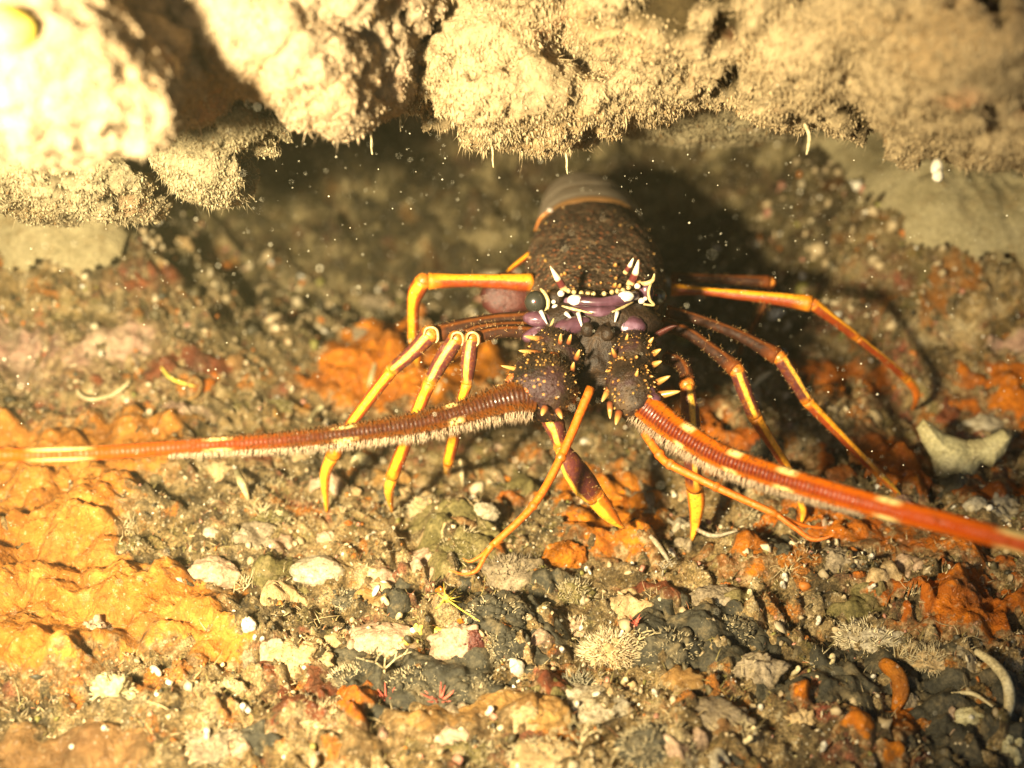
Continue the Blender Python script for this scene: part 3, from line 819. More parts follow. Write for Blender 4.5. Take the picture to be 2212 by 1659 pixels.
crust([(-60, 1600), (60, 1560), (180, 1565), (300, 1590), (330, 1640), (280, 1720), (-60, 1720)],
      0.06, "brown", "brown slimy sponge film at the lower left corner", "sponge", "the brown corner film", 14, 0.009, 0.05, 5)
crust([(820, 1560), (900, 1530), (1000, 1510), (1100, 1495), (1190, 1520), (1180, 1560), (1080, 1580), (960, 1590), (880, 1640), (800, 1650), (760, 1610)],
      0.05, "ochre", "ochre film spread over the floor under the red polyps", "sponge", "the ochre film", 15, 0.009, 0.05, 5)
crust([(150, 730), (260, 690), (360, 700), (340, 760), (200, 800), (60, 850), (-80, 870), (-80, 700), (40, 690)],
      0.03, "coralline", "pinkish pale encrusted mound at the left edge above the orange sheet", "crust", "the pinkish mound", 16, 0.016, 0.05, 6, name="coralline_crust")

crust([(-120, 470), (60, 455), (180, 470), (265, 500), (250, 570), (215, 610), (170, 645), (110, 615), (30, 575), (-120, 560)],
      0.03, "fine_silt", "smooth beige silt drift at the left edge under the dull lump", "silt drift", None, 17, 0.014, 0.075, 2.6, holes=0.0, name="silt_drift", base=floor_base, lift=0.13, edge=0.22, rag=0.9)
crust([(1720, 285), (1850, 240), (2000, 250), (2300, 280), (2420, 480), (2400, 660), (2230, 590), (2120, 560), (2020, 555), (1960, 500), (1880, 420), (1800, 350)],
      0.03, "fine_silt", "smooth olive beige silt drift below the furry rock at the upper right", "silt drift", None, 18, 0.014, 0.075, 2.6, holes=0.0, name="silt_drift", base=floor_base, lift=0.13, edge=0.22, rag=0.9)

for i, (poly, mt, lab) in enumerate((
    ([(1600, 1090), (1720, 1075), (1860, 1100), (1930, 1140), (1850, 1185), (1720, 1170), (1620, 1150)], "rust", "rust orange crust below the thick antenna, between the wrinkled grey lump and dark felt"),
    ([(1900, 1130), (2050, 1150), (2230, 1200), (2300, 1250), (2130, 1245), (1980, 1215), (1890, 1190)], "rust", "rust orange crust just under the thick antenna at the frame's edge"),
    ([(2000, 860), (2120, 840), (2300, 900), (2300, 990), (2200, 985), (2180, 900), (2060, 900)], "rust", "deep orange crust around the white lump behind the winged sponge"),
    ([(1010, 1260), (1130, 1270), (1210, 1310), (1230, 1400), (1150, 1450), (1060, 1430), (1000, 1380), (990, 1310)], "black", "broad black sponge felt around the maroon warty ball"),
    ([(700, 1420), (820, 1400), (950, 1420), (1080, 1470), (1100, 1530), (960, 1550), (800, 1530), (690, 1490)], "black", "black green sponge felt behind the bright red polyp"),
    ([(1360, 1330), (1480, 1300), (1620, 1310), (1680, 1380), (1600, 1440), (1460, 1450), (1370, 1410)], "black", "black sponge felt right of the shaggy tan crown"),
    ([(1640, 1440), (1800, 1400), (1980, 1410), (2150, 1450), (2300, 1520), (2300, 1720), (2060, 1740), (1980, 1600), (1820, 1500), (1700, 1520)], "black", "deep black crust painted for the shade of the lower right corner"),  # dark sheet added in place of the lamp's falloff in this corner
    ([(1520, 960), (1640, 940), (1720, 1000), (1700, 1060), (1580, 1050)], "black", "black sponge felt between the striped right legs"),
    ([(560, 1440), (660, 1410), (740, 1470), (720, 1560), (600, 1570)], "redbrown", "red brown crust below the orange sheet's tip"),
    ([(900, 1110), (1010, 1090), (1100, 1140), (1080, 1200), (960, 1220), (880, 1170)], "olive", "grey olive mossy crust left of the grey fluffy boulder"))):
    crust(poly, 0.02, mt, lab, "sponge", None, 40 + i, 0.009, 0.05, 7, edge=0.08, holes=0.12)

def blob(u, v, ru, rv, mat, label, cat, short=None, seed=0, lump=0.18, lf=2.6, deep=0.8, name="sponge", warts=0, tilt=0.0, fuzz=0, fz_len=0.018, fz_col=(0.5, 0.42, 0.26)):
    """a sponge, stone or shell lump resting on the floor, seen at (u, v) with the given size"""
    b = G(u, v + rv * 0.55)
    d = float((b - CAM) @ FWD); k = d / FPX
    rx, rz, ry = ru * k, rv * k, max(ru, rv) * k * deep * 0.8
    c = b + np.array([0, ry * 0.35, -rz * 0.30])
    mb = MB()
    ct, st = math.cos(tilt), math.sin(tilt)
    ax = np.array([[rx * ct, 0, rx * st], [0, ry, 0], [-rz * st, 0, rz * ct]])
    nu, nv = (64, 40) if max(ru, rv) > 28 else (40, 24) if max(ru, rv) > 15 else (18, 11)
    mb.ellip(c, ax, nu=nu, nv=nv, lump=lump * 1.3, seed=seed + int(u) % 97, lf=lf * 0.7)
    V = mb.V[0]
    if lump:
        w = (V - c) / max(rx, rz)
        V += (V - c) * (lump * (0.55 * billow3(w * 2.6 + u, 5) + 0.40 * billow3(w * 5.5 + u, 6) + 0.22 * noise3(w * 12 + u, 7)))[:, None]
    r0 = random.Random(int(u * 7 + v))
    for _ in range(warts):
        a, t = r0.uniform(0, 6.28), r0.uniform(0.05, 1.75)
        n = np.array([math.sin(t) * math.cos(a), math.sin(t) * math.sin(a), math.cos(t)])
        s = r0.uniform(0.07, 0.14) * rx
        mb.ellip(c + n @ ax * 0.99, (s, s, s), nu=7, nv=5)
    o = mb.build(name, M[mat])
    tag(o, label, cat)
    if fuzz:
        t = np.arccos(RNG.uniform(-0.2, 1, fuzz)); a = RNG.uniform(0, 6.283, fuzz)
        n = np.stack([np.sin(t) * np.cos(a), np.sin(t) * np.sin(a), np.cos(t)], 1)
        base = c + n @ ax * 0.95
        FV, FT, FC = strands(base, n + RNG.normal(0, 0.35, (fuzz, 3)), fz_len * RNG.uniform(0.4, 1.4, fuzz), np.full(fuzz, 0.0026), RNG.normal(0, 0.2, (fuzz, 3)), RNG.uniform(0.5, 1.2, fuzz)[:, None] * np.array(fz_col))
        tag(np_mesh("bristle", FV, FT, M["fuzz"], parent=o, col=FC), kind="stuff")
    if short: land(u, v, short)
    return o

# u, v, half width, half height, material, label, category, short name
blob(530, 1338, 25, 27, "chalk", "rounded white petal shaped sponge at the tip of the pale orange sheet", "sponge", "the white petal sponge", 1, 0.10, 2.2)
blob(556, 1372, 12, 10, "chalk", "small white knob touching the white petal sponge from below", "sponge", None, 2)
blob(462, 1222, 58, 38, "pink_pale", "pinkish cream smooth stone at the upper end of the orange sheet's tongue", "stone", "the pinkish cream stone", 3, 0.14, name="stone", tilt=-0.35)
blob(682, 1218, 58, 30, "white", "glossy whitish flat stone left of the feeler's forked tip", "stone", "the glossy flat stone", 4, 0.12, name="stone")
blob(450, 1145, 24, 17, "white", "whitish oval pebble, wider of the two above the pinkish stone", "pebble", "the oval pebble", 5, 0.12, name="pebble")
blob(520, 1150, 24, 26, "white", "whitish pointed pebble, taller of the two above the pinkish stone", "pebble", "the pointed pebble", 6, 0.2, name="pebble")
blob(560, 1110, 52, 20, "olive", "low olive sponge mound just above the pointed pebble", "sponge", "the low olive mound", 7, 0.25, fuzz=150)
blob(598, 1110, 28, 26, "yellow_white", "pale yellowish tuft topped sponge beside the low olive mound", "sponge", None, 8, 0.3, fuzz=160)
blob(705, 1152, 22, 22, "pink_pale", "rosy rounded lump between the glossy flat stone and the striped leg tips", "sponge", None, 9, 0.2)
blob(830, 1372, 78, 34, "pink_pale", "long pale pink sponge mound beside the tree shaped hydroid", "sponge", "the long pale pink mound", 10, 0.18)
blob(992, 1368, 62, 58, "pink_pale", "pale pink sponge hump under the yellow star shaped growth", "sponge", "the pale pink hump", 11, 0.2)
blob(1022, 1370, 36, 36, "maroon", "dark maroon warty ball pressed into the pale pink hump", "sponge", "the maroon warty ball", 12, 0.12, warts=70)
blob(1088, 1378, 62, 56, "black", "blackish warty bristly sponge ball attached to the maroon warty ball", "sponge", "the blackish warty ball", 13, 0.2, warts=70, fuzz=420)
blob(1078, 1308, 72, 46, "black", "broad blackish sponge mound below the grey fluffy sponge", "sponge", "the broad blackish mound", 14, 0.22, warts=30, fuzz=380)
blob(1108, 1428, 27, 26, "chalk", "smooth round white sponge ball with a tiny dark hole", "sponge", "the round white ball", 15, 0.08)
blob(1112, 1222, 82, 60, "grey", "grey brown fluffy sponge boulder at the tip of the longer feeler", "sponge", "the grey fluffy boulder", 16, 0.22, fuzz=600, fz_len=0.03, fz_col=(0.30, 0.24, 0.16))
blob(1222, 1182, 48, 36, "orange", "compact bright orange sponge lump just right of the grey fluffy boulder", "sponge", "the compact orange lump", 17, 0.2)
blob(1340, 1075, 34, 30, "orange", "small orange sponge knob beside the tip of the striped front leg", "sponge", None, 18, 0.2)
blob(1272, 1010, 36, 22, "orange", "flat orange knob in the shade of the spiny antenna base", "sponge", None, 19, 0.25)
blob(1232, 1270, 58, 44, "olive", "bristly olive grey sponge between the grey boulder and the compact orange lump", "sponge", "the bristly olive sponge", 20, 0.25, fuzz=700, fz_len=0.028)
blob(1325, 1388, 62, 54, "tan", "shaggy tan sponge crown covered in pale hairs", "sponge", "the shaggy tan crown", 21, 0.28, fuzz=1100, fz_len=0.042, fz_col=(0.66, 0.54, 0.34))
blob(1246, 1352, 44, 20, "pink_pale", "low cream ridged crust left of the shaggy tan crown", "sponge", None, 22, 0.3, fuzz=120, fz_len=0.034, fz_col=(0.66, 0.56, 0.38))
blob(1272, 1518, 92, 34, "white", "long chalk white sponge with a round pore near the bottom of the frame", "sponge", "the long chalk white sponge", 23, 0.2)
blob(1252, 1478, 50, 30, "black", "dark speckled sponge growing on top of the long chalk white sponge", "sponge", None, 24, 0.25, fuzz=460, fz_len=0.035, fz_col=(0.4, 0.36, 0.25))
blob(1277, 1470, 12, 15, "white", "upper of two white beads on the dark speckled sponge", "sponge", None, 25, 0.05)
blob(1290, 1496, 11, 10, "chalk", "lower of two white beads on the dark speckled sponge", "sponge", None, 26, 0.05)
blob(1172, 1530, 66, 30, "ochre", "mustard brown smooth lump left of the long chalk white sponge", "sponge", None, 27, 0.2)
blob(1450, 1385, 76, 52, "black", "dark green brown sponge hollow right of the shaggy tan crown", "sponge", "the dark sponge hollow", 28, 0.3, fuzz=500, fz_len=0.022)
blob(1580, 1350, 56, 42, "black", "black bristly sponge hump with a pale rim on top", "sponge", "the black bristly hump", 29, 0.25, warts=30, fuzz=460)
blob(1540, 1545, 86, 34, "grey", "wide grey velvet sponge near the lower edge", "sponge", "the wide grey velvet sponge", 30, 0.2)
blob(1640, 1430, 60, 36, "grey", "grey velvet sponge lobe between the black bristly hump and the pale tuft", "sponge", None, 31, 0.25)
blob(1560, 1285, 64, 30, "grey", "dusky grey sponge pad below the orange patch", "sponge", None, 32, 0.2)
blob(1810, 1200, 66, 44, "grey", "light grey wrinkled sponge lump at the shorter feeler's fork", "sponge", "the wrinkled grey lump", 33, 0.25)
blob(1890, 1375, 78, 24, "white", "cream tufted crust in the dark area below the rust mat", "sponge", "the cream tufted crust", 34, 0.3, fuzz=380, fz_len=0.034, fz_col=(0.74, 0.64, 0.42))
blob(2030, 1420, 60, 22, "tan", "tan bristly crust trailing right of the cream tufted crust", "sponge", None, 35, 0.3, fuzz=460, fz_len=0.030)
blob(1962, 1505, 28, 34, "grey", "grey shell like flake beside the small orange finger", "shell", None, 36, 0.15, name="shell")
blob(1735, 1545, 34, 24, "tan", "tan knobbly sponge left of the rounded orange cushion", "sponge", None, 37, 0.3)
blob(2105, 1540, 36, 20, "yellow_white", "creamy lip shaped sponge beside the long cream tube", "sponge", None, 38, 0.2)
blob(2190, 1600, 40, 60, "yellow_white", "cream folded sponge cut by the lower right edge", "sponge", None, 39, 0.25)
blob(2060, 1560, 40, 22, "redbrown", "red brown lump under the creamy lip shaped sponge", "sponge", None, 40, 0.25)
blob(1575, 877, 29, 28, "tan", "round tan sponge ball between the striped legs and thick antenna", "sponge", "the round tan ball", 41, 0.14)
blob(2112, 1078, 28, 28, "white", "greyish white sponge thimble below the pale winged sponge", "sponge", "the white thimble", 42, 0.12)
blob(2135, 905, 46, 34, "white", "white sponge lump with a dark speckled patch behind the winged sponge", "sponge", None, 43, 0.2)
blob(2165, 935, 32, 26, "black", "black speckled crust growing on the white lump", "sponge", None, 44, 0.25, fuzz=90)
blob(1480, 1010, 30, 20, "black", "dark bristly lump under the thick antenna's fringe", "sponge", None, 45, 0.25, fuzz=90)
blob(1640, 990, 52, 30, "black", "black bristly lump between the striped legs", "sponge", None, 46, 0.25, fuzz=120)
blob(1045, 1093, 34, 26, "white", "angular white chip between the two striped legs' tips", "stone", "the angular white chip", 47, 0.12, name="stone")
blob(920, 1085, 34, 30, "tan", "tuft covered beige lump left of the angular white chip", "sponge", None, 48, 0.3, fuzz=420, fz_len=0.030)
blob(990, 1125, 34, 24, "brown", "smooth brown lump under the angular white chip", "sponge", None, 49, 0.2)
blob(1000, 1180, 70, 30, "olive", "dark olive mossy mound above the grey fluffy boulder", "sponge", "the olive mossy mound", 50, 0.25, fuzz=420)
blob(820, 1262, 26, 14, "tan", "ring shaped tan shell with a glossy white bead inside", "shell", "the ring shaped shell", 51, 0.1, name="shell")
blob(828, 1256, 10, 9, "chalk", "glossy white bead inside the ring shaped shell", "pebble", None, 52, 0.05, name="pebble")
blob(805, 1232, 17, 15, "yellow_white", "cream knob above the ring shaped shell", "sponge", None, 53, 0.2)
blob(640, 1400, 70, 34, "tan", "worn tan rock lump strewn with white curls", "stone", "the worn tan lump", 54, 0.3, name="stone", fuzz=160)
blob(740, 1290, 54, 30, "black", "dark mossy lump below the glossy flat stone", "sponge", "the dark mossy lump", 55, 0.25, fuzz=380)
blob(770, 1460, 70, 34, "black", "dark green fluffy sponge under the tree shaped hydroid", "sponge", "the dark green fluffy sponge", 56, 0.25, fuzz=600)
blob(905, 1470, 80, 40, "black", "dark pitted sponge mound between the tree hydroid and the white ball", "sponge", "the dark pitted mound", 57, 0.25, warts=20, fuzz=500)
blob(1030, 1480, 60, 36, "black", "blackish sponge mound under the round white ball", "sponge", None, 58, 0.25, warts=24, fuzz=160)
blob(880, 1515, 22, 18, "chalk", "white glossy nodule left of the bright red polyp", "sponge", "the white glossy nodule", 59, 0.12)
blob(700, 1545, 60, 30, "tan", "ragged tan crust between the ochre film and the white curls", "sponge", "the ragged tan crust", 60, 0.3, fuzz=460, fz_len=0.034, fz_col=(0.62, 0.48, 0.28))
blob(1020, 1622, 60, 30, "olive", "yellowish green fuzzy sponge at the bottom edge", "sponge", None, 61, 0.25, fuzz=380)
blob(1180, 1630, 80, 30, "tan", "tan lumpy crust at the bottom edge below the mustard lump", "sponge", None, 62, 0.3, fuzz=380)
blob(1420, 1600, 80, 40, "black", "black shaggy sponge at the bottom edge right of the chalk sponge", "sponge", "the black shaggy sponge", 63, 0.3, fuzz=340, fz_len=0.030)
blob(450, 1600, 80, 36, "grey", "grey green blurred sponge in the lower left area", "sponge", None, 64, 0.25, fuzz=380)
blob(200, 1350, 30, 46, "pink_pale", "cream upright knobby crust on the edge of the orange sheet", "sponge", "the cream knobby crust", 65, 0.3)
blob(240, 1470, 46, 56, "yellow_white", "cream scaly clump below the orange sheet, lit glaringly", "sponge", "the cream scaly clump", 66, 0.35, fuzz=160, fz_len=0.018, fz_col=(0.6, 0.5, 0.32))
blob(160, 1268, 24, 12, "chalk", "white chip lying on the pale orange sheet", "pebble", None, 67, 0.15, name="pebble")
blob(505, 560, 14, 28, "ochre", "small orange brown finger sponge standing in the dark behind", "sponge", None, 68, 0.3)
blob(395, 515, 20, 22, "tan", "small tan knob in the dark below the grey beige lump", "sponge", None, 69, 0.25)
blob(780, 720, 50, 26, "grey", "dim grey sponge lump above the orange patch", "sponge", None, 70, 0.25)
blob(330, 1000, 26, 8, "brown", "brown slit like hollow lump on the orange sheet under the antenna", "sponge", None, 71, 0.2)
blob(805, 640, 40, 22, "grey", "dim grey mottled lump beside the hind leg's knee", "stone", None, 72, 0.25, name="stone")
blob(780, 985, 22, 14, "yellow_white", "cream pebble just right of the first striped leg tip", "pebble", None, 73, 0.25, name="pebble")

# the pale winged sponge
def winged_sponge():
    d = GD(2060, 1030) - 0.02
    k = d / FPX
    out = [(1980, 925), (1992, 906), (2012, 915), (2040, 938), (2085, 952), (2120, 948), (2165, 928), (2184, 940), (2170, 978), (2142, 1008), (2118, 1000), (2100, 1034), (2062, 1042), (2022, 1028), (2014, 990), (1992, 955)]
    W = np.array([((u - 2070) * k, (975 - v) * k) for u, v in out])
    nx, ny = 110, 80
    X, Y = np.meshgrid(np.linspace(W[:, 0].min() - .02, W[:, 0].max() + .02, nx), np.linspace(W[:, 1].min() - .02, W[:, 1].max() + .02, ny), indexing='ij')
    x, y = X.ravel(), Y.ravel()
    sd = np.full(len(x), 1e9); ins = np.zeros(len(x), bool)
    for p, q in zip(W, np.roll(W, -1, axis=0)):
        e = q - p
        t = np.clip(((x - p[0]) * e[0] + (y - p[1]) * e[1]) / (e @ e), 0, 1)
        sd = np.minimum(sd, np.hypot(x - p[0] - t * e[0], y - p[1] - t * e[1]))
        ins ^= ((p[1] > y) != (q[1] > y)) & (x < (q[0] - p[0]) * (y - p[1]) / (q[1] - p[1] + 1e-12) + p[0])
    sd = np.where(ins, sd, -sd)
    w3 = np.stack([x, y, x * 0], 1)
    th = 0.085 * np.sqrt(np.clip(sd, 0, 0.075) / 0.075) * (1 + 0.35 * noise3(w3 * 7, 3) + 0.06 * noise3(w3 * 45, 4))
    up = unit((0, 0.45, 0.9)); nn = np.cross(RGT, up); c0 = P(2070, 975, d)
    base = c0 + x[:, None] * RGT + y[:, None] * up
    i = np.arange((nx - 1) * (ny - 1)); r, c = i // (ny - 1), i % (ny - 1)
    a0 = r * ny + c
    Q = np.stack([a0, a0 + ny, a0 + ny + 1, a0 + 1], 1)
    Q = Q[(sd[Q] > -0.004).all(1)]
    n0 = len(x)
    o = np_mesh("winged_sponge", np.vstack([base - nn * -th[:, None], base - nn * th[:, None]]), np.vstack([Q, Q[:, ::-1] + n0]), M["yellow_white"])
    tag(o, "pale yellowish sponge with two smooth wings on dark orange crust", "sponge")
    land(2070, 970, "the winged sponge")
winged_sponge()

def tube_thing(name, pts, rad, mat, label, cat, lift=0.02, n=8, short=None, group=None):
    """a worm tube or thread lying on the floor along picture positions"""
    Q = []
    for p in pts:
        q = G(p[0], p[1], floor_mid)
        Q.append(q + np.array([0, -0.3, 1.0]) * (lift + (p[2] if len(p) > 2 else 0)))
    mb = MB()
    r = np.full(len(Q), rad, dtype=float); r[0] *= 0.7; r[-1] *= 0.45
    mb.tube(Q, r, n=n, samp=max(10, 6 * len(Q)))
    o = mb.build(name, M[mat])
    if short: land(pts[0][0], pts[0][1], short)
    return tag(o, label, cat, group)

tube_thing("thread_worm", [(285, 838, .03), (270, 860, .05), (245, 872, .04), (205, 880, .04), (180, 870, .04), (172, 852, .02)], 0.011, "cream", "cream thread worm looped on the pinkish mound", "worm", short="the looped thread worm")
tube_thing("thread_worm", [(352, 805, .02), (372, 830, .03), (400, 842, .03), (425, 846, .02)], 0.010, "yellow", "yellow green thread crossing below the red brown hump", "worm")
tube_thing("thread_worm", [(400, 850, .02), (425, 838, .05), (440, 850, .05), (430, 868, .03), (410, 875, .02)], 0.011, "ochre", "orange yellow hooked thread beside the red brown hump", "worm")
tube_thing("worm_tube", [(2095, 1430, .06), (2130, 1460, .07), (2155, 1500, .08), (2165, 1540, .06), (2160, 1580, .02)], 0.020, "cream", "long cream worm tube bending down the lower right", "worm tube", short="the long cream tube")
tube_thing("worm_tube", [(2045, 1510, .02), (2090, 1515, .04), (2135, 1540, .03)], 0.009, "cream", "thin faint worm tube joining the long cream tube", "worm tube")
tube_thing("finger_sponge", [(1895, 1455, .07), (1905, 1465, .07), (1930, 1480, .05), (1940, 1510, .02), (1930, 1540, .0)], 0.032, "orange", "small orange finger with a pale base in the lower right", "sponge", short="the small orange finger")
tube_thing("worm_tube", [(520, 1045, .08), (528, 1065, .06), (540, 1090, .02)], 0.020, "yellow_white", "pale upright club standing on the low olive mound", "worm tube")
tube_thing("worm_tube", [(700, 890, .03), (685, 905, .03), (672, 920, .02)], 0.018, "yellow_white", "pale yellow tube beside the first striped leg above the antenna", "worm tube")
tube_thing("worm_tube", [(812, 805, .05), (805, 830, .04), (798, 850, .02)], 0.014, "yellow_white", "pale green stick standing on the orange patch", "worm tube")
tube_thing("worm_tube", [(960, 825, .04), (950, 850, .03), (942, 862, .01)], 0.010, "cream", "thin pale stick between the second and third striped leg", "worm tube")
tube_thing("worm_tube", [(995, 1015, .06), (998, 1035, .04), (1000, 1055, .0)], 0.009, "cream", "thin pale stalk standing above the angular white chip", "worm tube")
tube_thing("worm_tube", [(1490, 1150, .05), (1505, 1165, .05), (1540, 1172, .03), (1590, 1158, .02)], 0.010, "white", "white tube lying between the orange claw and the orange patch", "worm tube")
tube_thing("worm_tube", [(1660, 820, .04), (1640, 832, .04), (1622, 850, .03)], 0.018, "cream", "cream worm tube between the two striped right legs", "worm tube")
tube_thing("branching_bryozoan", [(1400, 1180, .06), (1420, 1200, .05), (1450, 1235, .02)], 0.013, "white", "white antler shaped bryozoan in front of the orange claw", "bryozoan", short="the white antler")

def star_growth():
    r = empty("yellow_growth", G(962, 1315), "sulphur yellow spidery growth with thin arms on the pale pink hump", "bryozoan")
    c = G(966, 1300) + np.array([0, -0.05, 0.06])
    mb = MB(); mb.ellip(c, (0.016, 0.016, 0.02), lump=0.3); mb.build("core", M["yellow"], r)
    for (u, v, w) in ((962, 1262, 0.008), (948, 1285, 0.007), (990, 1272, 0.007), (982, 1290, 0.007), (1000, 1305, 0.007), (1038, 1345, 0.006), (945, 1318, 0.008), (1000, 1292, 0.006)):
        q = G(u, v) + np.array([0, -0.08, 0.08])
        mb = MB(); mb.tube([c, (c + q) / 2 + np.array([0, -0.02, 0.015]), q], [w * .7, w * 0.5, w * 0.3], n=6, samp=8); mb.build("arm", M["yellow"], r)
    land(964, 1300, "the spidery yellow growth")
star_growth()
blob(905, 1352, 13, 20, "yellow", "yellow upright lobe left of the pale pink hump", "sponge", None, 80, 0.3)
blob(938, 1366, 32, 13, "yellow", "yellow drooping lobe below the spidery yellow growth", "sponge", None, 81, 0.3)
blob(872, 1384, 20, 15, "yellow", "yellow lobe on the end of the long pale pink mound", "sponge", None, 82, 0.3)
blob(512, 878, 18, 10, "olive", "yellow green curled clump just above the thin antenna", "sponge", None, 83, 0.4)
blob(600, 870, 30, 12, "olive", "green algae clump left of the orange patch", "alga", "the green algae clump", 84, 0.4, name="alga", fuzz=70)

def tree_hydroid(u, v, H, label, seed, mat="cream"):
    b = G(u, v); r0 = random.Random(seed)
    mb = MB()
    def grow(p, d, L, w, lv):
        q = p + d * L
        mb.tube([p, (p + q) / 2 + np.array([r0.uniform(-.1, .1), 0, 0]) * L * 0.3, q], [w, w * 0.85, w * 0.7], n=5, samp=4)
        if lv:
            for s in (-1, 1) if lv < 3 else (-1, 0.1, 1):
                a = s * r0.uniform(0.35, 0.7)
                e = unit(d * math.cos(a) + np.array([1, 0, 0]) * math.sin(a) + np.array([0, r0.uniform(-.3, .3), 0]))
                grow(q, e, L * r0.uniform(0.62, 0.85), w * 0.72, lv - 1)
    grow(b, unit((0.05, -0.25, 1)), H, 0.006, 3)
    o = mb.build("tree_hydroid", M[mat])
    return tag(o, label, "hydroid")
tree_hydroid(832, 1470, 0.085, "pale tree shaped hydroid fan in front of the long pale pink mound", 3)
land(832, 1445, "the tree shaped hydroid")
tree_hydroid(1250, 1632, 0.08, "blurred pale branching hydroid at the bottom edge beside a red polyp", 5)
tree_hydroid(1375, 1400, 0.06, "wispy pale hydroid on the flank of the shaggy tan crown", 8)
tree_hydroid(1430, 1245, 0.05, "short twiggy hydroid below the white antler", 9, "white")

def red_polyp(u, v, H, n, label, seed, mat="red"):
    b = G(u, v) - np.array([0, 0, 0.01]); r0 = random.Random(seed)
    r = empty("red_polyp", b, label, "polyp", "red polyps on the floor")
    mb = MB(); mb.tube([b, b + np.array([0, -0.01, H * 0.5])], [0.02, 0.016], n=8, samp=4); mb.build("stalk", M[mat], r)
    top = b + np.array([0, -0.01, H * 0.45])
    for i in range(n):
        a = 6.283 * i / n + r0.uniform(-.2, .2)
        d = unit((math.cos(a) * 0.9, math.sin(a) * 0.6 - 0.2, r0.uniform(0.25, 1.0)))
        mb = MB(); mb.tube([top, top + d * H * 0.4, top + d * H * r0.uniform(0.7, 1.05) + np.array([0, 0, 0.01])], [0.006, 0.0045, 0.0015], n=6, samp=6)
        mb.build("tentacle", M[mat], r)
red_polyp(952, 1520, 0.080, 11, "bright red star armed polyp beside the white glossy nodule", 1)
land(952, 1505, "the bright red polyp")
red_polyp(835, 1512, 0.060, 8, "pink red polyp tuft below the tree shaped hydroid", 2)
red_polyp(1370, 1345, 0.04, 5, "tiny red polyp on the bristly ground right of the olive sponge", 6)

# ---- little repeats, each named by the growth it sits beside
USED = set()
SIDES = [((1, 0), "just right of"), ((-1, 0), "just left of"), ((0, -1), "just above"), ((0, 1), "just below")]
def near_words(kind, u, v):
    best = sorted(LAND, key=lambda l: (l[0] - u) ** 2 + (l[1] - v) ** 2)
    for l in best[:3]:
        dx, dy = u - l[0], v - l[1]
        side = max(SIDES, key=lambda s: s[0][0] * dx + s[0][1] * dy)[1]
        if (kind, l[2], side) not in USED:
            USED.add((kind, l[2], side))
            return side + " " + l[2]
    return None

def scatter(kind, count, maker, box, tries=40, avoid=()):
    made = 0
    for _ in range(count * tries):
        if made >= count: break
        u = RNG.uniform(box[0], box[2]); v = box[1] + (box[3] - box[1]) * RNG.random() ** 0.8
        w = near_words(kind, u, v)
        if w is None: continue
        maker(u, v, w); made += 1

def make_bead(u, v, w):
    s = RNG.uniform(4, 8.5)
    tag(blob(u, v, s, s * RNG.uniform(0.7, 1.1), RNG.choice(["chalk", "white", "white", "yellow_white"]), "tiny pale rounded bead sponge " + w, "sponge", None, int(u), 0.2, name="bead_sponge"), group="bead sponges on the floor")
scatter("bead", 22, make_bead, (120, 880, 2150, 1640))

def make_pad(u, v, w):
    r = RNG.uniform(20, 52); n = 9
    poly = [(u + r * RNG.uniform(0.6, 1.25) * math.cos(6.283 * i / n), v + 0.55 * r * RNG.uniform(0.6, 1.25) * math.sin(6.283 * i / n)) for i in range(n)]
    mt, word = [("tan", "tan"), ("ochre", "ochre"), ("pink_pale", "cream pink"), ("grey", "grey"), ("brown", "brown"), ("olive", "olive"), ("rust", "rust orange"), ("white", "off white"), ("black", "blackish"), ("redbrown", "red brown"), ("coralline", "rosy")][int(RNG.integers(0, 11))]
    tag(crust(poly, RNG.uniform(0.03, 0.07), mt, "thin " + word + " crust pad " + w, "sponge", None, int(RNG.integers(100, 900)), 0.010, 0.04, 8, edge=0.05, holes=0.05, name="crust_pad"), group="crust pads on the floor")
scatter("pad", 95, make_pad, (300, 720, 2180, 1640))

def make_curl(u, v, w):
    L = RNG.uniform(8, 15); a = RNG.uniform(0, 6.28)
    pts = []
    for i in range(6):
        pts.append((u + math.cos(a) * L * i / 5, v + math.sin(a) * L * 0.6 * i / 5, 0.012 + 0.02 * math.sin(i)))
        a += RNG.uniform(0.2, 0.8)
    tube_thing("curled_tube", pts, RNG.uniform(0.007, 0.012), RNG.choice(["chalk", "chalk", "cream"]), "small whitish curled worm tube " + w, "worm tube", 0.022, 7, None, "curled worm tubes on the floor")
scatter("curl", 36, make_curl, (150, 1080, 2100, 1640))

def make_pebble(u, v, w):
    s = RNG.uniform(9, 20)
    mt = RNG.choice(["tan", "grey", "pink_pale", "brown", "white"])
    tag(blob(u, v, s, s * RNG.uniform(0.5, 0.9), mt, {"tan": "tan", "grey": "grey", "pink_pale": "rosy cream", "brown": "brown", "white": "off white"}[mt] + " knobbly pebble " + w, "pebble", None, int(v), 0.28, name="pebble"), group="pebbles on the floor")
scatter("pebble", 22, make_pebble, (150, 760, 2180, 1640))

def make_knob(u, v, w):
    s = RNG.uniform(7, 15)
    tag(blob(u, v, s, s * RNG.uniform(0.6, 1.0), RNG.choice(["orange", "rust", "orange"]), "little orange sponge knob " + w, "sponge", None, int(v), 0.3, name="orange_knob"), group="little orange knobs on the floor")
scatter("knob", 26, make_knob, (620, 860, 2200, 1500))

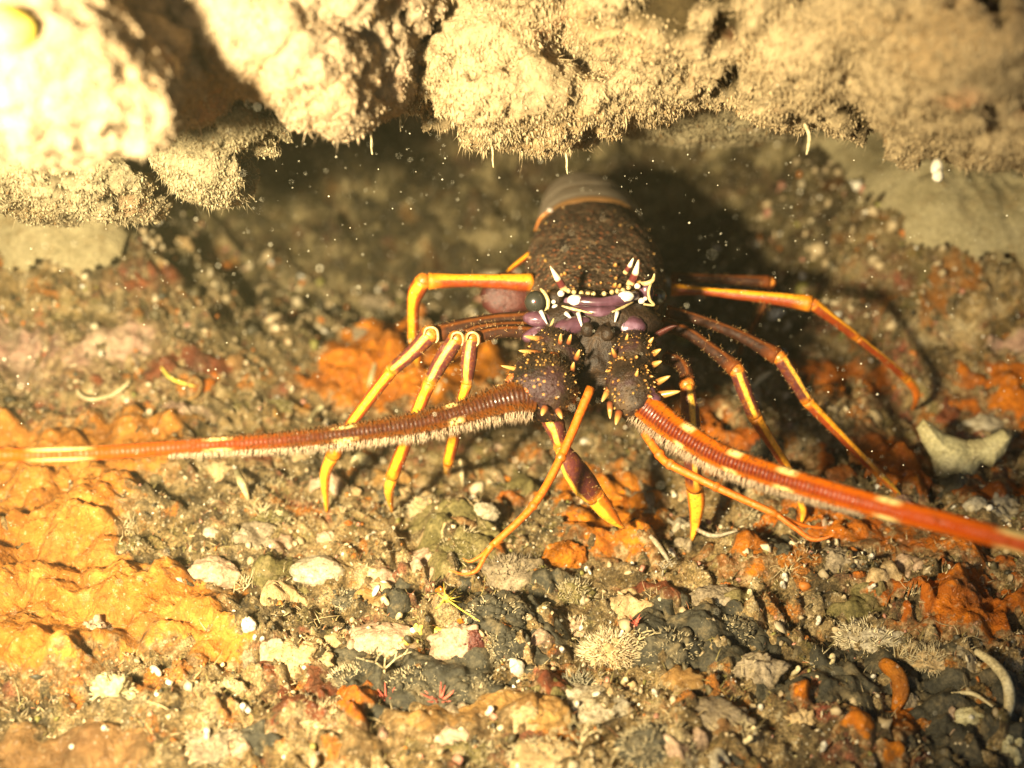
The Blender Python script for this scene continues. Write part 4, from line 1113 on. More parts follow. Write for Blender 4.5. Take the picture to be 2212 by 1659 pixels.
def make_tuft(u, v, w):
    n = int(RNG.uniform(14, 34)); b = G(u, v)
    base = b + RNG.normal(0, 0.016, (n, 3)) * np.array([1, 1, 0.3])
    dirs = np.array([0, -0.25, 0.9]) + RNG.normal(0, 0.45, (n, 3))
    col = RNG.uniform(0.7, 1.15, n)[:, None] * np.array((0.60, 0.50, 0.30))
    V, T, C = strands(base, dirs, RNG.uniform(0.035, 0.08, n), np.full(n, 0.0026), RNG.normal(0, 0.25, (n, 3)), col)
    tag(np_mesh("hydroid_tuft", V, T, M["fuzz"], col=C), "wispy pale hydroid tuft " + w, "hydroid", "hydroid tufts on the floor")
scatter("tuft", 24, make_tuft, (250, 920, 2150, 1640))

# ---- growth nobody could count
def grit():
    n = 10000
    y = 2.6 + 4.6 * RNG.random(n) ** 0.9
    x = RNG.uniform(-0.62, 0.62, n) * (y * 0.72 + 1.15)
    z = floor_h(x, y)
    o = np.array([[1, 0, 0], [-1, 0, 0], [0, 1, 0], [0, -1, 0], [0, 0, 1], [0, 0, -1]], float)
    t = np.array([[0, 2, 4], [2, 1, 4], [1, 3, 4], [3, 0, 4], [2, 0, 5], [1, 2, 5], [3, 1, 5], [0, 3, 5]])
    vs, fs, cache = [list(a) for a in o], [], {}
    def midp(a, b):
        key = (min(a, b), max(a, b))
        if key not in cache:
            vs.append(list(unit(np.array(vs[a]) + np.array(vs[b])))); cache[key] = len(vs) - 1
        return cache[key]
    for a, b, c in t:
        ab, bc, ca = midp(a, b), midp(b, c), midp(c, a)
        fs += [(a, ab, ca), (ab, b, bc), (ca, bc, c), (ab, bc, ca)]
    vs = np.array(vs); fs = np.array(fs)
    s = 0.0055 * RNG.lognormal(0.1, 0.5, n) * (1 + 1.3 * smooth(5.4, 6.4, y))
    sh = RNG.uniform(0.45, 1.5, (n, 3))
    Rm = np.linalg.qr(RNG.normal(size=(n, 3, 3)))[0]
    base = (vs[None] * (1 + 0.25 * RNG.normal(size=(n, len(vs), 1)))) * sh[:, None, :] * s[:, None, None]
    V = np.einsum('nij,njk->nik', base, Rm) + np.stack([x, y, z + s * 0.4], 1)[:, None, :]
    T = (fs[None] + (np.arange(n) * len(vs))[:, None, None]).reshape(-1, 3)
    pal = np.array([(0.40, 0.31, 0.18), (0.55, 0.46, 0.30), (0.74, 0.68, 0.55), (0.10, 0.08, 0.04), (0.055, 0.048, 0.03), (0.44, 0.15, 0.025), (0.46, 0.22, 0.15), (0.24, 0.22, 0.06), (0.80, 0.78, 0.70)])
    c = pal[RNG.choice(len(pal), n, p=[.36, .17, .045, .18, .09, .06, .05, .03, .015])] * RNG.uniform(0.75, 1.15, n)[:, None]
    tag(np_mesh("shell_gravel", V.reshape(-1, 3), T, M["grit"], col=np.repeat(np.clip(c, 0, 0.85), len(vs), 0)), kind="stuff")
grit()

def floor_turf():
    n = 64000
    y = 2.5 + 5.0 * RNG.random(n) ** 0.9
    x = RNG.uniform(-0.64, 0.64, n) * (y * 0.72 + 1.15)
    keep = noise2(x * 3.1, y * 3.1, 70) + 0.6 * noise2(x * 8, y * 8, 71) > RNG.uniform(-0.35, 0.5, n)
    x, y = x[keep], y[keep]; n = len(x)
    b = np.stack([x, y, floor_h(x, y) - 0.004], 1)
    e = 0.01
    nrm = np.stack([(floor_h(x - e, y) - floor_h(x + e, y)) / (2 * e), (floor_h(x, y - e) - floor_h(x, y + e)) / (2 * e), np.ones(n)], 1)
    d = nrm / np.linalg.norm(nrm, axis=1)[:, None] + RNG.normal(0, 0.45, (n, 3))
    tone = np.array([(0.44, 0.33, 0.17), (0.56, 0.45, 0.26), (0.16, 0.12, 0.055), (0.28, 0.23, 0.09), (0.38, 0.17, 0.08)])
    patch = np.clip(((noise2(x * 1.7, y * 1.7, 73) + 0.6) * 3.6).astype(int), 0, 4)
    pick = np.where(RNG.random(n) < 0.6, patch, RNG.integers(0, 5, n))
    c = tone[pick] * RNG.uniform(0.6, 1.25, n)[:, None]
    V, T, C = strands(b, d, 0.027 * RNG.lognormal(0, 0.45, n), RNG.uniform(0.0014, 0.0032, n), RNG.normal(0, 0.25, (n, 3)), c)
    tag(np_mesh("hydroid_turf", V, T, M["fuzz"], col=C), kind="stuff")
floor_turf()

def snow():
    n = 7000
    d = 2.8 + 4.6 * RNG.random(n) ** 0.6 ; u = RNG.uniform(-200, 2412, n); v = RNG.uniform(100, 1750, n)
    k = d / FPX
    c = CAM + d[:, None] * FWD + ((u - CU) * k)[:, None] * RGT + ((CV - v) * k)[:, None] * UPV
    ok = c[:, 2] > floor_h(c[:, 0], c[:, 1]) + 0.03
    c = c[ok]; n = len(c)
    o = np.array([[1, 0, 0], [-1, 0, 0], [0, 1, 0], [0, -1, 0], [0, 0, 1], [0, 0, -1]], float)
    t = np.array([[0, 2, 4], [2, 1, 4], [1, 3, 4], [3, 0, 4], [2, 0, 5], [1, 2, 5], [3, 1, 5], [0, 3, 5]])
    s = np.minimum(0.0042, 0.0017 * RNG.lognormal(0, 0.55, n))
    V = (o[None] * s[:, None, None] * RNG.uniform(0.6, 1.4, (n, 1, 3)) + c[:, None, :]).reshape(-1, 3)
    T = (t[None] + (np.arange(n) * 6)[:, None, None]).reshape(-1, 3)
    tag(np_mesh("marine_snow", V, T, M["snow"]), kind="stuff")
snow()
# ---------------------------------------------------------------- LOBSTER
LOB = empty("spiny_lobster", (0.42, 5.2, 0.3), "brown spiny lobster with striped orange legs facing out of the crevice", "lobster")

def loft(mb, st, n=40, mi=0, lumpy=0.0):
    """st: rows of y, x, z, half width, height above, height below; a closed skin along the body"""
    a = np.linspace(0, 2 * math.pi, n, endpoint=False)
    V, F, UV = [], [], []
    for (y, x, z, hw, hu, hd) in st:
        c, s = np.cos(a), np.sin(a)
        px = np.sign(c) * np.abs(c) ** 0.86 * hw
        pz = np.where(s > 0, np.abs(s) ** 0.92 * hu, -np.abs(s) ** 0.75 * hd)
        V.append(np.stack([x + px, np.full(n, y) + 0.18 * np.maximum(0, -pz) * 0.6, z + pz], 1))
    k = len(st)
    for i in range(k - 1):
        for j in range(n):
            j2 = (j + 1) % n
            F.append((i * n + j, i * n + j2, (i + 1) * n + j2, (i + 1) * n + j))
            UV.append(((j / n, i / (k - 1)), ((j + 1) / n, i / (k - 1)), ((j + 1) / n, (i + 1) / (k - 1)), (j / n, (i + 1) / (k - 1))))
    F.append(tuple(range(n - 1, -1, -1))); UV.append(tuple((0.5, 0) for _ in range(n)))
    F.append(tuple((k - 1) * n + j for j in range(n))); UV.append(tuple((0.5, 1) for _ in range(n)))
    V = np.vstack(V)
    if lumpy:
        off = lumpy * (noise3(V * 11, 50) + 0.6 * billow3(V * 26, 51))
        V[:, 2] += off
    mb.add(V, F, UV, mi)

CARA = [(4.37, .385, .90, .20, .125, .16), (4.41, .386, .88, .245, .165, .20), (4.50, .388, .87, .275, .20, .24), (4.68, .396, .86, .315, .235, .27),
        (4.95, .41, .86, .35, .262, .29), (5.20, .42, .855, .352, .268, .30), (5.42, .425, .845, .33, .258, .29), (5.56, .43, .838, .305, .245, .27), (5.61, .43, .835, .29, .230, .26)]

def build_carapace():
    st = spline(np.array(CARA), 60)
    mb = MB()
    loft(mb, [tuple(r) for r in st], 64, 0, 0.010)
    r0 = random.Random(4)
    for i in range(330):
        t = r0.random() ** 1.35
        row = st[int(t * 56) + 1]
        a = math.radians(r0.uniform(12, 168))
        y, x, z, hw, hu, hd = row
        c, s = math.cos(a), math.sin(a)
        p = np.array([x + math.copysign(abs(c) ** .86, c) * hw, y, z + s ** .92 * hu])
        nrm = unit((c / hw, -0.25, s / hu))
        big = r0.random() < (0.45 if t < 0.3 else 0.12)
        L = r0.uniform(0.010, 0.022) * (1.5 if big else 0.7) * (1.25 - 0.6 * t)
        mb.cone(p - nrm * 0.006, nrm + np.array([0, -0.75, 0.1]), L, L * 0.36, mi=1 if (big and t < 0.55) or r0.random() < 0.25 else 0, n=6)
    for u, v in ((1228, 628), (1240, 631), (1256, 633), (1270, 634), (1282, 635), (1305, 634), (1322, 631), (1334, 629), (1346, 627), (1358, 621)):
        mb.ellip(P(u, v, 4.77), (0.0115, 0.0115, 0.0115), mi=2, nu=10, nv=7)
    return mb.build("carapace", [M["shell"], M["spine"], M["ivory"]], LOB)
cara = build_carapace()

def felt(o, n, L, w, tone, up=-0.3, name="silt_felt"):
    m = o.data
    m.calc_loop_triangles()
    V = np.empty(len(m.vertices) * 3); m.vertices.foreach_get("co", V); V = V.reshape(-1, 3)
    T = np.empty(len(m.loop_triangles) * 3, dtype=np.int32); m.loop_triangles.foreach_get("vertices", T); T = T.reshape(-1, 3)
    q = o
    while q is not None:
        V = V + np.array(q.location); q = q.parent
    fn = np.cross(V[T[:, 1]] - V[T[:, 0]], V[T[:, 2]] - V[T[:, 0]])
    ar = np.linalg.norm(fn, axis=1); fn = fn / (ar[:, None] + 1e-12)
    cen = V[T].mean(1)
    body = (fn * (cen - cen.mean(0))).sum(1)
    view = unit(CAM - cen.mean(0))
    wt = ar * ((fn @ view) > up) * (0.25 + smooth(-0.3, 0.3, noise3(cen * 7, 77)))
    i = RNG.choice(len(T), n, p=wt / wt.sum())
    bc = RNG.dirichlet((1, 1, 1), n)
    c = np.array(tone) * RNG.uniform(0.5, 1.4, n)[:, None]
    FV, FT, FC = strands((V[T[i]] * bc[:, :, None]).sum(1), fn[i] + RNG.normal(0, 0.5, (n, 3)), L * RNG.lognormal(0, 0.4, n), np.full(n, w), RNG.normal(0, 0.3, (n, 3)), c)
    tag(np_mesh(name, FV, FT, M["fuzz"], parent=o, col=FC), kind="stuff")
felt(cara, 5200, 0.012, 0.0017, (0.135, 0.090, 0.050))

def ear(name, mb, mats, parent=LOB, label=None):
    o = mb.build(name, mats, parent)
    if label: o["label"] = label
    return o

# abdomen, segment by segment
for i in range(5):
    y0 = 5.585 + 0.24 * i
    dz = -0.02 * i - 0.012 * i * i
    hw = 0.298 - 0.018 * i
    mb = MB()
    st = [(y0, .432 + .004 * i, .84 + dz, hw * .955, .235, .25), (y0 + .03, .432, .84 + dz, hw * .985, .246, .25), (y0 + .10, .434, .838 + dz, hw, .250, .25),
          (y0 + .20, .436, .832 + dz, hw * 1.0, .247, .25), (y0 + .262, .438, .828 + dz, hw * .985, .240, .24), (y0 + .275, .438, .826 + dz, hw * .93, .215, .22)]
    loft(mb, [tuple(r) for r in spline(np.array(st), 18)], 56, 0, 0.003)
    mb.build("abdomen_segment", M["segment"], LOB)
mb = MB(); mb.tube([(0.125, 5.60, 0.90), (0.155, 5.61, 0.97), (0.21, 5.615, 1.02)], [0.004, 0.007, 0.004], n=8, samp=10); mb.build("carapace_rim", M["joint"], LOB)
mb = MB(); mb.ellip((0.205, 5.60, 1.02), (0.016, 0.012, 0.010)); mb.build("rim_spot", M["porcelain"], LOB)

# horns, brow and eyes
for base, mid, tip, r in (((1221, 628, 4.78), (1206, 604, 4.75), (1188, 574, 4.70), .017), ((1360, 616, 4.80), (1372, 592, 4.77), (1380, 560, 4.72), .018), ((1350, 590, 4.90), (1360, 575, 4.88), (1369, 556, 4.86), .012)):
    mb = MB(); mb.tube([P(*base), P(*mid), P(*tip)], [r, r * .9, r * .18], n=14, samp=14); mb.build("horn", M["horn"], LOB)
mb = MB(); mb.tube([P(1224, 652, 4.76), P(1255, 651, 4.71), P(1298, 653, 4.69), P(1338, 648, 4.71), P(1374, 638, 4.77)], [.020, .026, .021, .026, .021], n=20, samp=30)
brow = mb.build("brow_plate", M["plate"], LOB)
for u, v, ru in ((1242, 648, 17), (1352, 640, 18)):
    mb = MB(); k = 4.695 / FPX; mb.ellip(P(u, v, 4.70), np.array([RGT * ru * k, UPV * 12 * k, FWD * 0.020]), lump=.2); mb.build("white_patch", M["porcelain"], brow)
mb = MB(); mb.tube([P(1216, 668, 4.74), P(1255, 672, 4.70), P(1300, 674, 4.68), P(1350, 665, 4.72)], [.02, .026, .024, .02], n=16, samp=20); mb.build("lip_plate", M["plate"], LOB)
for pts in ([(1214, 661, 4.70), (1240, 668, 4.67), (1280, 677, 4.655)], [(1322, 674, 4.66), (1345, 664, 4.68), (1368, 652, 4.72)], [(1200, 676, 4.72), (1192, 700, 4.70), (1180, 720, 4.68)], [(1182, 728, 4.66), (1200, 702, 4.66), (1215, 692, 4.665)]):
    mb = MB(); mb.tube([P(*q) for q in pts], [.004, .0065, .003], n=8, samp=14); mb.build("ivory_ridge", M["ivory"], LOB)
mb = MB(); mb.ellip(P(1157, 652, 4.80), (.049, .045, .049), nu=28, nv=18); eye = mb.build("eye", M["eye"], LOB)
mb = MB(); mb.ellip(P(1155, 654, 4.80) - FWD * .0445, (.0035, .003, .0035)); mb.build("eye_spot", M["pupil"], eye)
mb = MB(); mb.tube([P(1168, 624, 4.775), P(1177, 634, 4.76), P(1184, 650, 4.755), P(1182, 667, 4.76), P(1172, 679, 4.775), P(1155, 682, 4.79)], [.006, .008, .009, .008, .007, .004], n=8, samp=26); mb.build("eye_rim", M["ivory"], eye)
mb = MB(); mb.ellip(P(1200, 648, 4.80), (.036, .04, .045), lump=.15); stalk = mb.build("eye_stalk", M["maxilla"], LOB)
for u, v, s in ((1212, 634, .016), (1200, 664, .016), (1196, 652, .010), (1206, 674, .012)):
    mb = MB(); mb.ellip(P(u, v, 4.755), (s, s, s * .9), lump=.2); mb.build("white_knob", M["porcelain"], stalk)
mb = MB(); mb.ellip(P(1424, 641, 4.93), (.032, .032, .036), nu=28, nv=18); eye2 = mb.build("eye", M["eye"], LOB)
mb = MB(); mb.ellip(P(1416, 638, 4.90) - FWD * .012, (.0045, .004, .0045)); mb.build("eye_spot", M["pupil"], eye2)
mb = MB(); mb.ellip(P(1396, 632, 4.82), (.034, .03, .048), lump=.1); stalk2 = mb.build("eye_stalk", M["plate"], LOB)
mb = MB(); mb.tube([P(1384, 612, 4.79), P(1398, 612, 4.77), P(1410, 605, 4.76), P(1414, 591, 4.76)], [.008, .011, .009, .003], n=10, samp=18); mb.build("brow_hook", M["ivory"], stalk2)
mb = MB(); mb.tube([P(1407, 610, 4.77), P(1401, 630, 4.765), P(1404, 648, 4.77), P(1413, 659, 4.78), P(1390, 657, 4.77)], [.005, .007, .007, .005, .005], n=8, samp=22); mb.build("eye_rim", M["ivory"], stalk2)
for u, v, s in ((1377, 618, .014), (1386, 650, .015), (1394, 645, .010)):
    mb = MB(); mb.ellip(P(u, v, 4.765), (s, s, s * .9), lump=.2); mb.build("white_knob", M["porcelain"], stalk2)
# lower face
for u, v, d, ru, rv, t in ((1226, 708, 4.66, 52, 21, .35), (1362, 707, 4.70, 34, 27, 0), (1165, 690, 4.74, 36, 18, -.15), (1160, 722, 4.72, 34, 17, .3)):
    k = d / FPX; ct, s_ = math.cos(t), math.sin(t)
    mb = MB(); mb.ellip(P(u, v, d), np.array([(RGT * ct + UPV * s_) * ru * k, (UPV * ct - RGT * s_) * rv * k, FWD * .04]), lump=.08, nu=26, nv=16); mb.build("cheek_plate", M["plate"], LOB)
for a, b in (((1249, 676, 4.64), (1259, 712, 4.61)), ((1334, 674, 4.66), (1328, 696, 4.64)), ((1168, 672, 4.70), (1182, 700, 4.68)), ((1222, 676, 4.66), (1236, 690, 4.64))):
    mb = MB(); mb.tube([P(*a), (P(*a) + P(*b)) / 2, P(*b)], [.011, .007, .002], n=8); mb.build("face_spike", M["porcelain"], LOB)
for u, v in ((1269, 712), (1312, 722)):
    mb = MB(); mb.ellip(P(u, v, 4.60), (.028, .03, .032), lump=.08); mb.build("feeler_knob", M["maxilla"], LOB)
mb = MB(); mb.ellip(P(1290, 775, 4.72), np.array([RGT * .15, UPV * .19, FWD * .12]), lump=.3, nu=26, nv=18); mb.ellip(P(1290, 700, 4.80), np.array([RGT * .28, UPV * .12, FWD * .14]), lump=.1, nu=26, nv=16); mb.build("mouthparts", M["maxilla"], LOB)
mb = MB(); mb.tube([P(1402, 735, 4.8), P(1425, 720, 4.76), P(1452, 706, 4.72), P(1463, 704, 4.7)], [.02, .026, .018, .003], n=10, samp=14, flat=.5); mb.build("face_blade", M["red_plate"], LOB)

# ---- the two great antennae
def peduncle(path, spikes, n_small, seed):
    mb = MB(); r0 = random.Random(seed)
    pts = [P(u, v, d) for u, v, d, r in path]; rad = [r * d / FPX for u, v, d, r in path]
    q = spline(np.hstack([np.array(pts), np.array(rad)[:, None]]), 34)
    n0 = mb.n
    mb.tube(q[:, :3], q[:, 3] * (1 + 0.05 * np.sin(np.linspace(0, 9, 34))), n=26, mi=0)
    V = mb.V[0]; V += (V - q[:, :3].mean(0)) * (0.05 * noise3(V * 14, seed))[:, None]
    for i in range(n_small):
        k = r0.randrange(2, 31); a = r0.uniform(0, 6.28)
        t = unit(q[min(k + 1, 33), :3] - q[k - 1, :3])
        N = unit(np.array([-0.5, -0.75, 0.45]) - t * (t @ np.array([-0.5, -0.75, 0.45]))); B = np.cross(t, N)
        nd = N * math.cos(a) + B * math.sin(a)
        if nd @ (-FWD) < -0.35: continue
        L = r0.uniform(.009, .020) * (1.5 if r0.random() < 0.15 else 1.0)
        mb.cone(q[k, :3] + nd * (q[k, 3] - .004), nd + t * 0.8, L, L * .34, mi=1, n=7)
    o = mb.build("antenna", [M["antenna_shell"], M["spine"]], LOB)
    for (a, b, r) in spikes:
        mb = MB(); A, Bp = P(*a), P(*b)
        mb.tube([A, A * .55 + Bp * .45, A * .15 + Bp * .85, Bp], [r * .85, r * .68, r * .34, r * .03], n=9, samp=10); mb.build("spike", M["spine"], o)
    return o

antL = peduncle([(1214, 742, 4.74, 44), (1204, 762, 4.68, 58), (1194, 784, 4.63, 62), (1188, 804, 4.59, 58), (1174, 830, 4.53, 78), (1166, 862, 4.47, 72), (1160, 888, 4.44, 46)],
    [((1180, 735, 4.6), (1132, 726, 4.56), .018), ((1170, 765, 4.55), (1120, 757, 4.52), .018), ((1150, 805, 4.48), (1082, 790, 4.44), .017), ((1128, 838, 4.45), (1070, 833, 4.42), .020), ((1150, 820, 4.44), (1118, 812, 4.40), .022),
     ((1178, 880, 4.36), (1170, 898, 4.33), .018), ((1205, 885, 4.40), (1214, 905, 4.37), .017), ((1228, 742, 4.55), (1234, 722, 4.52), .013), ((1210, 742, 4.55), (1212, 720, 4.52), .013), ((1245, 775, 4.5), (1252, 755, 4.46), .015), ((1236, 800, 4.47), (1240, 782, 4.43), .014)], 190, 2)
for u, v, d, w in ((1112, 822, 4.44, 20), (1194, 772, 4.52, 15), (1140, 845, 4.38, 12)):
    k = d / FPX
    mb = MB(); mb.ellip(P(u, v, d), np.array([RGT * w * k, UPV * w * .8 * k, FWD * w * k * .6]), lump=.2); mb.build("hinge", M["hinge"], antL)
antR = peduncle([(1362, 744, 4.76, 36), (1365, 758, 4.70, 48), (1366, 780, 4.62, 52), (1360, 806, 4.57, 48), (1360, 835, 4.52, 54), (1372, 868, 4.47, 46), (1380, 895, 4.44, 34)],
    [((1392, 755, 4.62), (1412, 728, 4.58), .018), ((1402, 770, 4.60), (1428, 754, 4.55), .020), ((1402, 792, 4.58), (1430, 780, 4.53), .020), ((1408, 832, 4.52), (1448, 812, 4.46), .021), ((1402, 858, 4.48), (1470, 845, 4.42), .024), ((1318, 838, 4.50), (1300, 868, 4.45), .020),
     ((1318, 870, 4.46), (1318, 905, 4.42), .017), ((1338, 890, 4.42), (1330, 918, 4.38), .019), ((1352, 742, 4.60), (1356, 722, 4.56), .013), ((1372, 820, 4.45), (1378, 800, 4.41), .014), ((1330, 770, 4.55), (1322, 752, 4.51), .014)], 190, 3)

for u, v, d, w in ((1352, 796, 4.50, 12), (1396, 846, 4.44, 20), (1410, 862, 4.42, 18)):
    k = d / FPX
    mb = MB(); mb.ellip(P(u, v, d), np.array([RGT * w * k, UPV * w * .8 * k, FWD * w * k * .6]), lump=.2); mb.build("hinge", M["hinge"] if w < 15 else M["plate"], antR)

def flagellum(parent, path, name, band_px, matname, hair, hair_to, under, fade_to, flank, back):
    pts = np.array([P(u, v, d) for u, v, d, r in path]); rad = np.array([r * d / FPX for u, v, d, r in path])
    q = spline(np.hstack([pts, rad[:, None]]), 1100)
    s = np.concatenate([[0], np.cumsum(np.linalg.norm(np.diff(q[:, :3], axis=0), axis=1))])
    uu = np.array([project(p)[0] for p in q[:, :3]])
    bands = []
    for u, w in band_px:
        i = int(np.argmin(np.abs(uu - u))); k = (q[i, :3] - CAM) @ FWD
        bands.append((float(s[i]), w * k / FPX))
    M[matname] = flagellum_material(matname, bands, fade_to, flank, back)
    mb = MB()
    mb.tube(q[:, :3], q[:, 3], n=20, ring=(0.014, 0.0175), length_uv=True)
    o = mb.build("flagellum", M[matname], parent)
    L = s[-1] * hair_to
    n = hair
    t = RNG.random(n) * L
    i = np.clip(np.searchsorted(s, t), 1, 1098)
    tan = q[i + 1, :3] - q[i - 1, :3]; tan /= np.linalg.norm(tan, axis=1)[:, None]
    dn = np.array([0.0, -0.15, -1.0]) + (-0.2) * UPV
    D = dn - (tan @ dn)[:, None] * tan; D /= np.linalg.norm(D, axis=1)[:, None]
    Bv = np.cross(tan, D)
    a = np.where(RNG.random(n) < under, RNG.normal(0, 0.38, n), RNG.uniform(-3.14, 3.14, n))
    nd = D * np.cos(a)[:, None] + Bv * np.sin(a)[:, None]
    fl = 1 - t / L
    Ls = np.where(np.abs(a) < 0.9, 0.050, 0.022) * RNG.uniform(0.6, 1.15, n) * (0.35 + 0.65 * fl ** 0.6)
    col = np.where((np.abs(a) < 0.9)[:, None], (0.44, 0.33, 0.22), (0.13, 0.060, 0.022)) * RNG.uniform(0.7, 1.2, n)[:, None]
    V, T, C = strands(q[i, :3] + nd * q[i, 3:4] * 0.94, nd + tan * 0.25 + RNG.normal(0, 0.12, (n, 3)), Ls, np.full(n, 0.0022), RNG.normal(0, 0.12, (n, 3)), np.clip(col, 0, .9))
    f = np_mesh("hair_fringe", V, T, M["fuzz"], parent=o, col=C)
    f["kind"] = "stuff"
flagellum(antL, [(1150, 856, 4.44, 36), (1112, 858, 4.42, 34), (1060, 872, 4.40, 30), (1000, 890, 4.37, 26), (900, 915, 4.32, 23), (740, 938, 4.24, 19), (600, 952, 4.16, 17), (400, 965, 4.04, 15.5), (200, 979, 3.92, 15), (0, 983, 3.78, 14), (-220, 978, 3.62, 13)],
          "flagellum", [(978, 20), (742, 32), (470, 36), (130, 75), (-120, 50)], "thin_whip", 6500, 0.62, 0.48, 0.70, (0.17, 0.048, 0.005), (0.040, 0.011, 0.005))
flagellum(antR, [(1384, 868, 4.46, 31), (1420, 898, 4.42, 31), (1470, 934, 4.34, 29), (1556, 985, 4.20, 27), (1656, 1022, 4.05, 26), (1760, 1054, 3.90, 25), (1900, 1094, 3.72, 25), (2050, 1132, 3.52, 24), (2212, 1176, 3.32, 23), (2430, 1240, 3.08, 21)],
          "flagellum", [(1487, 20), (1592, 23), (1705, 32), (1925, 38), (2195, 50)], "thick_whip", 4200, 0.55, 0.85, 0.55, (0.58, 0.135, 0.005), (0.085, 0.009, 0.003))

felt(antL, 1300, 0.013, 0.0016, (0.05, 0.030, 0.014))
felt(antR, 700, 0.011, 0.0016, (0.05, 0.028, 0.014))
# ---- forked feelers (antennules)
def feeler(pts, f1, f2):
    mb = MB(); mb.tube([P(*p[:3]) for p in pts], [p[3] for p in pts], n=12, samp=30)
    for p in pts[1:-1]:
        mb.ellip(P(*p[:3]), (p[3] * 1.28,) * 3, nu=10, nv=8)
    o = mb.build("feeler", M["thin_limb"], LOB)
    for f in (f1, f2):
        mb = MB(); mb.tube([P(*p[:3]) for p in f], [p[3] for p in f], n=8, samp=20); mb.build("feeler_tip", M["thin_limb"], o)
feeler([(1276, 838, 4.52, .020), (1212, 988, 4.42, .0175), (1152, 1092, 4.34, .0155), (1062, 1180, 4.28, .013)],
       [(1066, 1176, 4.28, .011), (1048, 1200, 4.26, .010), (1030, 1232, 4.24, .008), (1000, 1240, 4.23, .005), (970, 1231, 4.22, .0015)], [(1062, 1180, 4.28, .010), (1040, 1200, 4.30, .008), (1015, 1213, 4.31, .005), (1000, 1206, 4.32, .0015)])
feeler([(1392, 935, 4.46, .018), (1425, 982, 4.38, .018), (1448, 1003, 4.34, .0175), (1548, 1052, 4.26, .016), (1680, 1112, 4.18, .014)],
       [(1678, 1111, 4.18, .011), (1720, 1142, 4.15, .010), (1755, 1165, 4.13, .008), (1790, 1160, 4.11, .004), (1802, 1152, 4.10, .0015)], [(1680, 1112, 4.18, .010), (1725, 1132, 4.18, .007), (1770, 1140, 4.18, .004), (1790, 1136, 4.18, .0015)])

# ---- walking legs
def leg(segs, label=None):
    root = None
    for i, (pts, mat, flat, ref) in enumerate(segs):
        pp = []
        for (u, v, d, r) in pts:
            if d is None:
                d = GD(u, v) - 0.02
            pp.append((P(u, v, d), r * d / FPX))
        mb = MB()
        mb.tube([a for a, _ in pp], [b for _, b in pp], n=18, samp=26, flat=flat, ref=ref, mi=0)
        V = mb.V[0]
        V += 0.07 * np.mean([b for _, b in pp]) * np.stack([noise3(V * 22 + 5, 61), noise3(V * 22 + 9, 62), noise3(V * 22 + 13, 63)], 1)
        if i > 0:
            r = pp[0][1]
            mb.ellip(pp[0][0], (r * 1.0, r * 1.0, r * 1.0), mi=1, nu=14, nv=9)
        last = i == len(segs) - 1
        o = mb.build("leg" if i == 0 else ("claw" if last else "leg_segment"), [M[mat], M["joint"]], LOB if i == 0 else root)
        felt(o, 70, 0.011, 0.0011, (0.42, 0.26, 0.11), -0.4, "leg_hair")
        if i == 0:
            root = o
            if label: o["label"] = label
RL = (-0.24, -0.9, 0.34)
UPR = (-0.1, -0.35, 0.95)
leg([([(1150, 610, 5.25, 20), (1120, 610, 5.24, 19), (1020, 606, 5.20, 14), (925, 607, 5.16, 18)], "leg_orange", 1, (-.1, -.45, .9)),
     ([(914, 606, 5.16, 17), (900, 630, 5.2, 19), (893, 660, 5.24, 14), (893, 730, 5.42, 13)], "leg_orange", 1, RL),
     ([(893, 730, 5.42, 12), (905, 780, 5.70, 10), (912, 798, None, 3)], "claw", 1, RL)])
leg([([(1150, 690, 4.95, 20), (1060, 695, 4.92, 17), (980, 712, 4.88, 20), (932, 724, 4.85, 18)], "leg_dim", 1, (0, -.4, .9)),
     ([(928, 722, 4.84, 20), (895, 757, 4.86, 17), (846, 800, 4.90, 14)], "leg", 1, RL), ([(846, 800, 4.90, 14), (765, 907, 5.0, 13), (718, 985, 5.10, 17)], "leg_orange", 1, RL),
     ([(718, 985, 5.10, 15), (702, 1030, 5.2, 11), (706, 1106, None, 3)], "claw", 1, RL)])
leg([([(1150, 708, 4.86, 18), (1080, 708, 4.82, 15), (1030, 716, 4.80, 16), (992, 731, 4.77, 15)], "leg_dim", 1, (0, -.4, .9)),
     ([(986, 731, 4.76, 18), (960, 770, 4.78, 19), (928, 826, 4.80, 14)], "leg", 1, RL), ([(928, 826, 4.80, 14), (901, 889, 4.86, 14), (880, 945, 4.92, 15), (847, 1030, 5.06, 15)], "leg_orange", 1, RL),
     ([(847, 1030, 5.06, 14), (841, 1060, 5.12, 11), (847, 1106, None, 3)], "claw", 1, RL)])
leg([([(1170, 724, 4.78, 18), (1110, 716, 4.74, 14), (1060, 720, 4.72, 14), (1026, 731, 4.70, 14)], "leg_dim", 1, (0, -.4, .9)),
     ([(1019, 731, 4.69, 16), (1012, 780, 4.70, 17), (1009, 828, 4.73, 12)], "leg", 1, RL), ([(1009, 828, 4.73, 12), (997, 868, 4.78, 12), (984, 930, 4.90, 14), (968, 1000, 5.06, 12)], "leg_orange", 1, RL),
     ([(968, 1000, 5.06, 11), (966, 1022, None, 5)], "claw", 1, RL)])
leg([([(1190, 850, 4.66, 26), (1188, 889, 4.64, 30), (1202, 930, 4.64, 26), (1211, 965, 4.65, 15)], "leg", .8, (-.2, -.85, .2)),
     ([(1211, 965, 4.65, 16), (1235, 1005, 4.70, 27), (1262, 1045, 4.76, 30), (1285, 1072, 4.80, 24)], "leg", .8, (-.75, -.6, .2)),
     ([(1284, 1070, 4.80, 22), (1308, 1102, 4.84, 19), (1332, 1128, 4.88, 10), (1347, 1140, 4.90, 3)], "claw", 1, (-.5, -.7, .2))])
